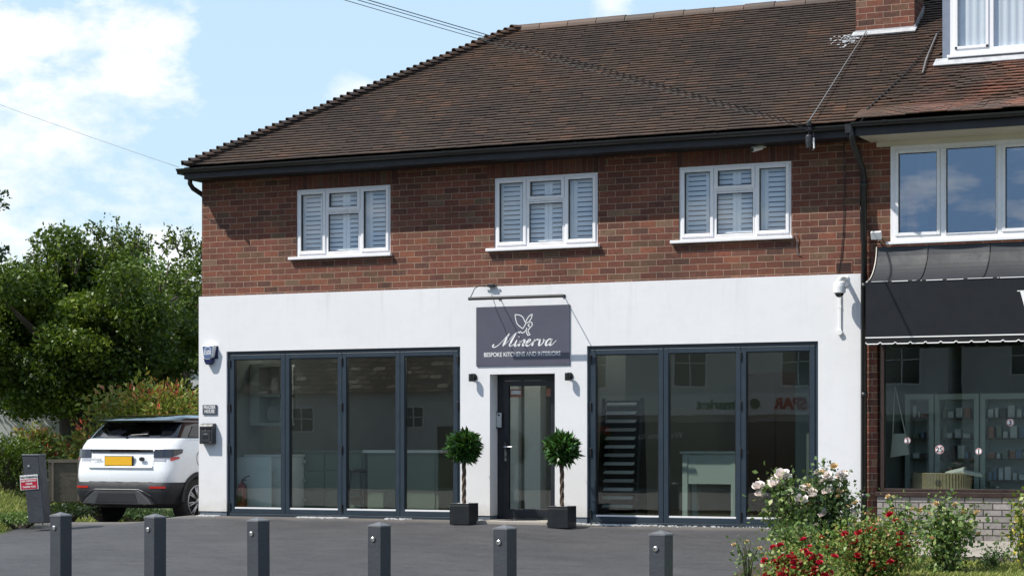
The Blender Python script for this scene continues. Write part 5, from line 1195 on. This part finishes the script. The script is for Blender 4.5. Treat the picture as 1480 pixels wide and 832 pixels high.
def shoots(parent, mat, starts, n, length, leafsize, nl=26):
    """long thin leafy shoots that break the outline of a crown"""
    P = []; m = MB()
    for s in starts:
        for k in range(n):
            d = Vector((random.gauss(0, .45), random.gauss(0, .4), random.uniform(.5, 1.1))).normalized(); L_ = length*random.uniform(.5, 1.1); s_ = Vector(s)+Vector((random.gauss(0, .25), random.gauss(0, .25), 0))
            e = s_+d*L_+Vector((0, 0, -.1*L_)); m.tube([s_, s_.lerp(e, .5)+Vector((0, 0, .05)), e], [.014, .009, .004], 4)
            for i in range(nl): t = random.random()**.8; q = s_.lerp(e, t); P.append(tuple(q+Vector((random.gauss(0, .05), random.gauss(0, .05), random.gauss(0, .05)))))
    m.build('shoots', 'bark', parent); leaves('shoot_leaves', mat, parent, np.array(P), leafsize, .6, .3)
tb_ = AT(112, 41.5, 700)
T1 = tree('broadleaf_tree', 'large dark broadleaf tree filling the left behind the car', (tb_.x, tb_.y, .25), 2.0, tuple(AT(112, 41.5, 492)), (2.9, 2.6, 2.0), 120000, 'leaf_tree', .085, 21, branch_n=12, trunk_r=.42)
shoots(T1, 'leaf_tree', [tuple(AT(px, 41, py)) for px, py in ((150, 362), (158, 350), (170, 358), (188, 360), (210, 372), (130, 385), (245, 362), (266, 362), (282, 372), (60, 395), (30, 400), (90, 395), (275, 410))], 5, .62, .07, 40)
T2 = tree('broadleaf_tree', 'lighter green tree standing behind the large dark tree', (AT(150, 50).x, AT(150, 50).y, .2), 3, tuple(AT(165, 50, 470)), (2.6, 2.2, 2.2), 26000, 'leaf_light', .09, 33)
T3 = tree('broadleaf_tree', 'tree at the left edge of the picture beyond the hedge', (AT(-60, 46).x, AT(-60, 46).y, .2), 2.4, tuple(AT(-25, 46, 530)), (2.4, 2.4, 2.05), 30000, 'leaf_tree', .085, 41)
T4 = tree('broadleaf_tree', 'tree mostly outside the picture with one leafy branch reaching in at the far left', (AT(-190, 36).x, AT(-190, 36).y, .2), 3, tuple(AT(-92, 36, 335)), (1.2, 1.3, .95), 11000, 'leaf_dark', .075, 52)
T5 = tree('broadleaf_tree', 'tree behind the left end of the white wall', (AT(262, 46).x, AT(262, 46).y, .1), 3.0, tuple(AT(268, 46, 455)), (1.5, 1.5, 1.5), 16000, 'leaf_tree', .078, 61, cut=2.4)
def hedge(name, label, cat, c, rad, n, mat, size, seed, flowers=None, group=None):
    global RNG; RNG = np.random.default_rng(seed); t = thing(name, label, cat, (c[0], c[1], c[2]-rad[2]), group)
    d = RNG.normal(size=(n, 3)); d /= np.linalg.norm(d, axis=1)[:, None]; lump = 1+.22*np.sin(d[:, 0]*4+seed)*np.sin(d[:, 2]*5+seed)+.14*np.sin(d[:, 0]*13+seed*2)+.08*RNG.normal(size=n)
    P = np.array(c)+d*(RNG.random(n)**.45*lump)[:, None]*np.array(rad); m = MB()
    for i in range(14): a = random.uniform(0, 2*PI); m.tube([(c[0]+.1*math.cos(a)*rad[0], c[1]+.1*math.sin(a)*rad[1], c[2]-rad[2]-.1), (c[0]+.6*math.cos(a)*rad[0], c[1]+.6*math.sin(a)*rad[1], c[2]+rad[2]*random.uniform(-.2, .6))], [.03, .008], 5)
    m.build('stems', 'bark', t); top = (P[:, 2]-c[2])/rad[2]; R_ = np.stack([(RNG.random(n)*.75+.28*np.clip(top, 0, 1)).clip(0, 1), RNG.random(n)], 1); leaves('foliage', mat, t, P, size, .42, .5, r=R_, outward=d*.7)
    if flowers: 
        sel = P[RNG.choice(n, flowers[1])]+np.array([0, 0, .04]); leaves('young_leaves', flowers[0], t, np.repeat(sel, 6, axis=0)+RNG.normal(size=(flowers[1]*6, 3))*.03, size*.9, .4, 1.2)
    return t
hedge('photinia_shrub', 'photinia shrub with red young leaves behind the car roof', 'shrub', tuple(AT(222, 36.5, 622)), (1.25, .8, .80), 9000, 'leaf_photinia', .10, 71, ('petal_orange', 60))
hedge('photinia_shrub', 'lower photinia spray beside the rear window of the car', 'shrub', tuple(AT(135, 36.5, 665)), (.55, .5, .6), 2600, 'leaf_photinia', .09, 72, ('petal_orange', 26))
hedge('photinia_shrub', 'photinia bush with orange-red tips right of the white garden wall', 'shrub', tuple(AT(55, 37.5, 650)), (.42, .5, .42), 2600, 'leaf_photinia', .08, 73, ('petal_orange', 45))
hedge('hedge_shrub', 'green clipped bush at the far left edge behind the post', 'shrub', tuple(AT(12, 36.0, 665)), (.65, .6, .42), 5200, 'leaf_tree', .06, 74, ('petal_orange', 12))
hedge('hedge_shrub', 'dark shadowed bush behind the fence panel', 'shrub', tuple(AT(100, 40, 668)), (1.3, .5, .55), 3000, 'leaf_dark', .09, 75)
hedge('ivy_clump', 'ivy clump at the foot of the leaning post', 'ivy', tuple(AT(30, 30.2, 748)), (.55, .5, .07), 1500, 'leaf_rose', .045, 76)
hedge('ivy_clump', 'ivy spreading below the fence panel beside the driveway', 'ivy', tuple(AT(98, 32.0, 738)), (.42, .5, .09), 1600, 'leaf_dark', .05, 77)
hedge('ivy_clump', 'low weeds on the driveway edge under the car', 'weeds', tuple(AT(205, 35.5, 742)), (1.0, .3, .08), 1600, 'leaf_rose_dark', .05, 78)

# rose bushes in the bed
def rose(name, label, cat, base, h, r, nstem, nleaf, mat, lsize, seed, flowers, group=None, dense=.5, lean=(0, 0)):
    global RNG; RNG = np.random.default_rng(seed); rs = random.Random(seed); b = Vector(base); t = thing(name, label, cat, base, group); m = MB(); tips = []; P = []
    for i in range(nstem):
        a = rs.uniform(0, 2*PI); rr = r*rs.uniform(.15, 1.0); hh = h*rs.uniform(.6, 1.0)*(1-.25*(rr/r)**2)
        e = b+Vector((math.cos(a)*rr+lean[0], math.sin(a)*rr*.8+lean[1], hh)); s = b+Vector((math.cos(a)*.08*r, math.sin(a)*.08*r, -.05)); mid = s.lerp(e, .55)+Vector((-math.cos(a)*rr*.2, -math.sin(a)*rr*.2, hh*.08))
        m.tube([s, mid, e], [.009, .006, .003], 5); tips.append(e)
        for k in range(int(nleaf/nstem)):
            u = rs.random()**.6; q = s.lerp(mid, u*2) if u < .5 else mid.lerp(e, (u-.5)*2); sp = .05+.10*r
            P.append((q.x+rs.gauss(0, sp), q.y+rs.gauss(0, sp), max(b.z+.03, q.z+rs.gauss(0, sp*.8))))
    m.build('stems', 'cane', t); P = np.array(P); leaves('foliage', mat, t, P, lsize, .62, .35)
    for (mt, cnt, sz, kind) in flowers:
        for i in range(cnt):
            c = tips[rs.randrange(len(tips))]+Vector((rs.gauss(0, .05), rs.gauss(0, .05), rs.uniform(-.06, .03))) if kind != 'low' else Vector(P[rs.randrange(len(P))])+Vector((rs.uniform(-.02, .08), -.05, .03))
            mm = MB()
            tz = Vector((rs.uniform(-.5, .5), rs.uniform(-.8, .1), 1)).normalized(); tx = tz.orthogonal().normalized(); ty = tz.cross(tx)
            for ringi, (cnt_, ro, rt_, hh_) in enumerate(((3, .22, .30, 1.0), (4, .42, .52, .92), (5, .62, .80, .75), (6, .66, 1.05, .40))):
                for j in range(cnt_):
                    a = 2*PI*j/cnt_+ringi*.6+rs.uniform(-.2, .2); d = tx*math.cos(a)+ty*math.sin(a); q = ty*math.cos(a)-tx*math.sin(a); k_ = sz*rs.uniform(.85, 1.15); W_ = k_*(.30+.5*rt_)*.75
                    b0 = c+d*.12*k_; p1 = c+d*ro*k_+tz*hh_*.45*k_; p2 = c+d*rt_*k_+tz*hh_*k_
                    mm.add([b0-q*W_*.25, b0+q*W_*.25, p1+q*W_-d*.1*W_, p1-q*W_-d*.1*W_, p2+q*W_*.6, p2-q*W_*.6], [(0, 1, 2, 3), (3, 2, 4, 5)])
            mm.build('flower', mt, t)
    return t
def bed(px, Z): p = AT(px, Z); return (p.x, p.y, g(p.x, p.y)+.0)
rose('rose_bush', 'tall white rose bush with faded blooms before the right end of the white wall', 'rose bush', bed(1196, 22.6), 1.00, .42, 46, 4200, 'leaf_rose_dark', .048, 101, [('petal_white', 30, .052, 'tip'), ('petal_white', 22, .040, 'low'), ('petal_old', 30, .044, 'tip')])
rose('rose_bush', 'white rose sprays reaching left over the asphalt, with three large pale blooms', 'rose bush', bed(1142, 22.0), 1.00, .27, 16, 1200, 'leaf_rose', .050, 102, [('petal_white', 9, .075, 'tip')], lean=(-.10, 0))
rose('rose_bush', 'loose rose bush with bare stems in front of the pale blockwork', 'rose bush', bed(1368, 20.9), .78, .38, 26, 2000, 'leaf_rose', .048, 103, [('petal_old', 9, .032, 'tip')])
rose('rose_bush', 'light green rose shoots rising before the left end of the blockwork', 'rose bush', bed(1302, 21.2), .84, .24, 14, 760, 'leaf_rose', .044, 104, [('petal_old', 8, .028, 'tip')])
rose('rose_bush', 'yellowing rose bush cut off by the right picture edge', 'rose bush', bed(1478, 20.9), .84, .16, 12, 560, 'leaf_yellow', .044, 105, [('petal_old', 2, .035, 'tip')])
rose('rose_bush', 'short dark rose plant at the edge of the lawn', 'rose bush', bed(1432, 21.3), .26, .20, 12, 420, 'leaf_rose_dark', .036, 106, [])
rose('rose_bush', 'thin straggly rose plant at the left end of the flower bed', 'rose bush', bed(1080, 19.6), .50, .18, 10, 220, 'leaf_rose', .036, 107, [('petal_old', 3, .025, 'tip')])
rose('flowering_shrub', 'dense low shrub with crimson flowers in the middle of the bed', 'shrub', bed(1258, 19.8), .62, .56, 80, 8500, 'leaf_red', .034, 108, [('petal_red', 60, .036, 'low')])
rose('flowering_shrub', 'low shrub with clusters of crimson flowers at the bottom left of the bed', 'shrub', bed(1150, 19.0), .42, .42, 50, 4200, 'leaf_red', .034, 109, [('petal_red', 130, .034, 'low')])
rose('flowering_shrub', 'green leafy shrub below the white roses', 'shrub', bed(1152, 21.0), .50, .34, 36, 2300, 'leaf_rose', .040, 110, [])

def grass_patch(name, label, pts, hgt, seed):
    global RNG; RNG = np.random.default_rng(seed)
    P = np.array(pts); n = len(P); a = RNG.random(n)*2*PI; d = np.stack([np.cos(a)*.35, np.sin(a)*.35, np.ones(n)], 1); q = np.stack([-np.sin(a), np.cos(a), np.zeros(n)], 1)*.003; L_ = (hgt*(.5+RNG.random(n)))[:, None]
    V = np.stack([P-q, P+q, P+d*L_*.6+q*.7, P+d*L_+np.stack([np.cos(a), np.sin(a), -np.ones(n)*.2], 1)*L_*.25], 1).reshape(-1, 3)
    me = bpy.data.meshes.new(name); me.vertices.add(4*n); me.vertices.foreach_set('co', V.ravel()); me.loops.add(4*n); me.loops.foreach_set('vertex_index', np.arange(4*n, dtype=np.int32)); me.polygons.add(n); me.polygons.foreach_set('loop_start', np.arange(0, 4*n, 4, dtype=np.int32)); me.update(calc_edges=True)
    u2 = me.uv_layers.new(name='rnd'); u2.data.foreach_set('uv', np.repeat(RNG.random((n, 2)).astype(np.float32), 4, axis=0).ravel()); me.materials.append(MAT['grass']); o = bpy.data.objects.new(name, me); COL.objects.link(o); tag(o, label, 'grass', kind='stuff')
pts = []
while len(pts) < 26000:
    x, y = random.uniform(5.4, 9.2), random.uniform(-7.5, -3.2); pts.append((x, y, g(x, y)+.02+.05*noise.noise((x*1.2, y*1.2, 0))))
grass_patch('lawn_grass', 'short sunlit grass of the front lawn at lower right', pts, .045, 5)
pts = []
while len(pts) < 24000:
    y = random.uniform(-6, 5); x = bx(y)-abs(random.gauss(0, 2.2))-.15; pts.append((x, y, g(x, y)-.03))
grass_patch('bank_grass', 'rough grass on the bank left of the driveway', pts, .09, 6)

# ------------------------------------------------------------------ fence, garden wall, house behind
fa, fb = AT(70, 35.5), AT(132, 35.5); fd = (fb-fa).normalized(); fn = Vector((fd.y, -fd.x, 0)); ft, fz = AT(100, 35.5, 664).z, AT(100, 35.5, 724).z
fe = thing('fence_panel', 'weathered wooden lap fence panel between the leaning post and the car', 'fence', (fa.x, fa.y, fz)); m = MB(); nb_ = 7; fl_len = (fb-fa).length+.6
for i in range(nb_): z = fz+(ft-fz-.05)*(i+.5)/nb_; m.obox(fa+fd*fl_len/2+Vector((0, 0, z)), fd*fl_len/2, fn*.006+Vector((0, 0, .0)), Vector((0, 0, (ft-fz)/nb_*.56))+fn*.008)
m.build('boards', 'fencewood', fe)
for k in (.06, .50, 1.0): MB().obox(fa+fd*(k*fl_len*.75+.02)+fn*.03+Vector((0, 0, (fz+ft)/2)), fd*.018, fn*.014, Vector((0, 0, (ft-fz)/2-.01))).build('batten', 'fencewood', fe)
MB().obox(fa+fd*fl_len/2+Vector((0, 0, ft-.02)), fd*fl_len/2, fn*.045, Vector((0, 0, .028))).build('top_rail', 'fencewood', fe)
gw = AT(10, 44); tag(MB().obox((gw.x, gw.y, 1.0), R2*1.4, F_*.12, Vector((0, 0, .75))).build('garden_wall', 'house_white', loc=(gw.x, gw.y, 0)), 'pale rendered garden wall behind the left-hand bush', 'wall')
hz = AT(255, 56); hs_ = thing('brick_house', 'orange brick house glimpsed through the leaves behind the car', 'house', (hz.x, hz.y, 0))
hx = Vector((hz.x, hz.y, 0)); m = MB(); m.obox(hx+Vector((0, 0, 1.8)), R2*4.5, F_*3, Vector((0, 0, 1.8))); m.build('wall', 'orange_brick', hs_)
m = MB(); a_ = hx+Vector((0, 0, 3.6)); m.add([a_-R2*4.8-F_*3.3, a_+R2*4.8-F_*3.3, a_+R2*4.8+F_*3.3, a_-R2*4.8+F_*3.3, a_-R2*4.8+Vector((0, 0, .9)), a_+R2*4.8+Vector((0, 0, .9))], [(0, 1, 5, 4), (2, 3, 4, 5), (1, 2, 5), (3, 0, 4), (3, 2, 1, 0)]); m.build('roof', 'house_roof', hs_)
for dx in (-2, .6): MB().obox(hx+R2*dx-F_*3.02+Vector((0, 0, 2.4)), R2*.5, F_*.04, Vector((0, 0, .5))).build('window', 'upvc', hs_)

# ------------------------------------------------------------------ the far side of the street, seen only in the glass
def street_house(name, label, x0, x1, y0, y1, eave, wallm, roofm, wins, doorx=None, gable=None):
    t = thing(name, label, 'building', ((x0+x1)/2, y0, -.5)); MB().box(x0, x1, y1, y0, -.6, eave).build('wall', wallm, t)
    yc = (y0+y1)/2; rz_ = eave+abs(y0-y1)*.42
    m = MB(); m.add([(x0-.2, y0+.35, eave), (x1+.2, y0+.35, eave), (x1+.2, yc, rz_), (x0-.2, yc, rz_), (x0-.2, y1-.35, eave), (x1+.2, y1-.35, eave)], [(0, 1, 2, 3), (3, 2, 5, 4), (0, 3, 4), (1, 5, 2), (0, 4, 5, 1)]); m.build('roof', roofm, t)
    for (wx, wz, ww, wh) in wins:
        f = MB().box(wx-ww/2-.06, wx+ww/2+.06, y0, y0+.05, wz-.06, wz+wh+.06).build('window', 'white', t); MB().box(wx-ww/2, wx+ww/2, y0+.051, y0+.06, wz, wz+wh).build('pane', 'carblack', f); MB().box(wx-.02, wx+.02, y0+.061, y0+.07, wz, wz+wh).box(wx-ww/2, wx+ww/2, y0+.061, y0+.07, wz+wh*.5, wz+wh*.5+.03).build('glazing_bar', 'white', f)
    if doorx is not None: MB().box(doorx-.45, doorx+.45, y0, y0+.06, -.5, 1.6).build('door', 'darkwood', t)
    return t
street_house('street_house', 'white cottage with an old tiled roof across the street', -30, -17.6, -40, -47, 2.85, 'house_white', 'far_tiles', [(-27, 1.5, .9, .8), (-22.4, 1.6, .7, .7), (-19.5, 1.6, .7, .7)], -21)
sh2 = street_house('street_shop', 'white rendered convenience store with a pale fascia across the street', -17.4, -3.5, -40.5, -46, 5.3, 'house_white', 'house_roof', [(-15.8, 2.95, 1.1, 1.5), (-12.2, 2.95, 1.1, 1.5), (-8.4, 2.95, 1.1, 1.5), (-5.0, 2.95, 1.1, 1.5)])
MB().box(-16.6, -3.8, -40.49, -40.2, 1.98, 2.68).build('fascia', 'white', sh2)
text_mesh('SPAR', .50, 'lettering', 'red', sh2, (-8.6, -40.18, 2.32), rot=(PI/2, 0, PI), ext=.01, bold=.02, align='CENTER'); text_mesh('market', .46, 'lettering', 'spar_green', sh2, (-11.2, -40.18, 2.32), rot=(PI/2, 0, PI), ext=.01, bold=.015); 
tr_ = MB(); tr_.lathe([(.17, -40.195), (.17, -40.18)], (-9.85, 0, 2.33), 18, 'y'); tr_.build('roundel', 'spar_green', sh2)
MB().box(-16.2, -4.2, -40.48, -40.3, -.4, 1.75).build('shop_window', 'carblack', sh2); MB().box(-17.0, -15.0, -40.29, -40.2, 1.25, 1.6).build('banner', 'red', sh2); text_mesh('Welcome to', .32, 'lettering', 'white', sh2, (-13.2, -40.28, 1.3), rot=(PI/2, 0, PI), ext=.004)
street_house('street_house', 'pale house at the right end across the street', -3.2, 9, -41, -46, 4.6, 'house_white', 'house_roof', [(-1, 3.2, 1.2, 1.2), (3, 3.2, 1.2, 1.2), (7, 3.2, 1.2, 1.2)], 1)
street_house('street_house', 'tall brick house at the left end across the street', -48, -31, -41, -49, 5.0, 'orange_brick', 'house_roof', [(-44, 3.2, 1.2, 1.2), (-39, 3.2, 1.2, 1.2), (-34, 3.2, 1.2, 1.2)], -36)
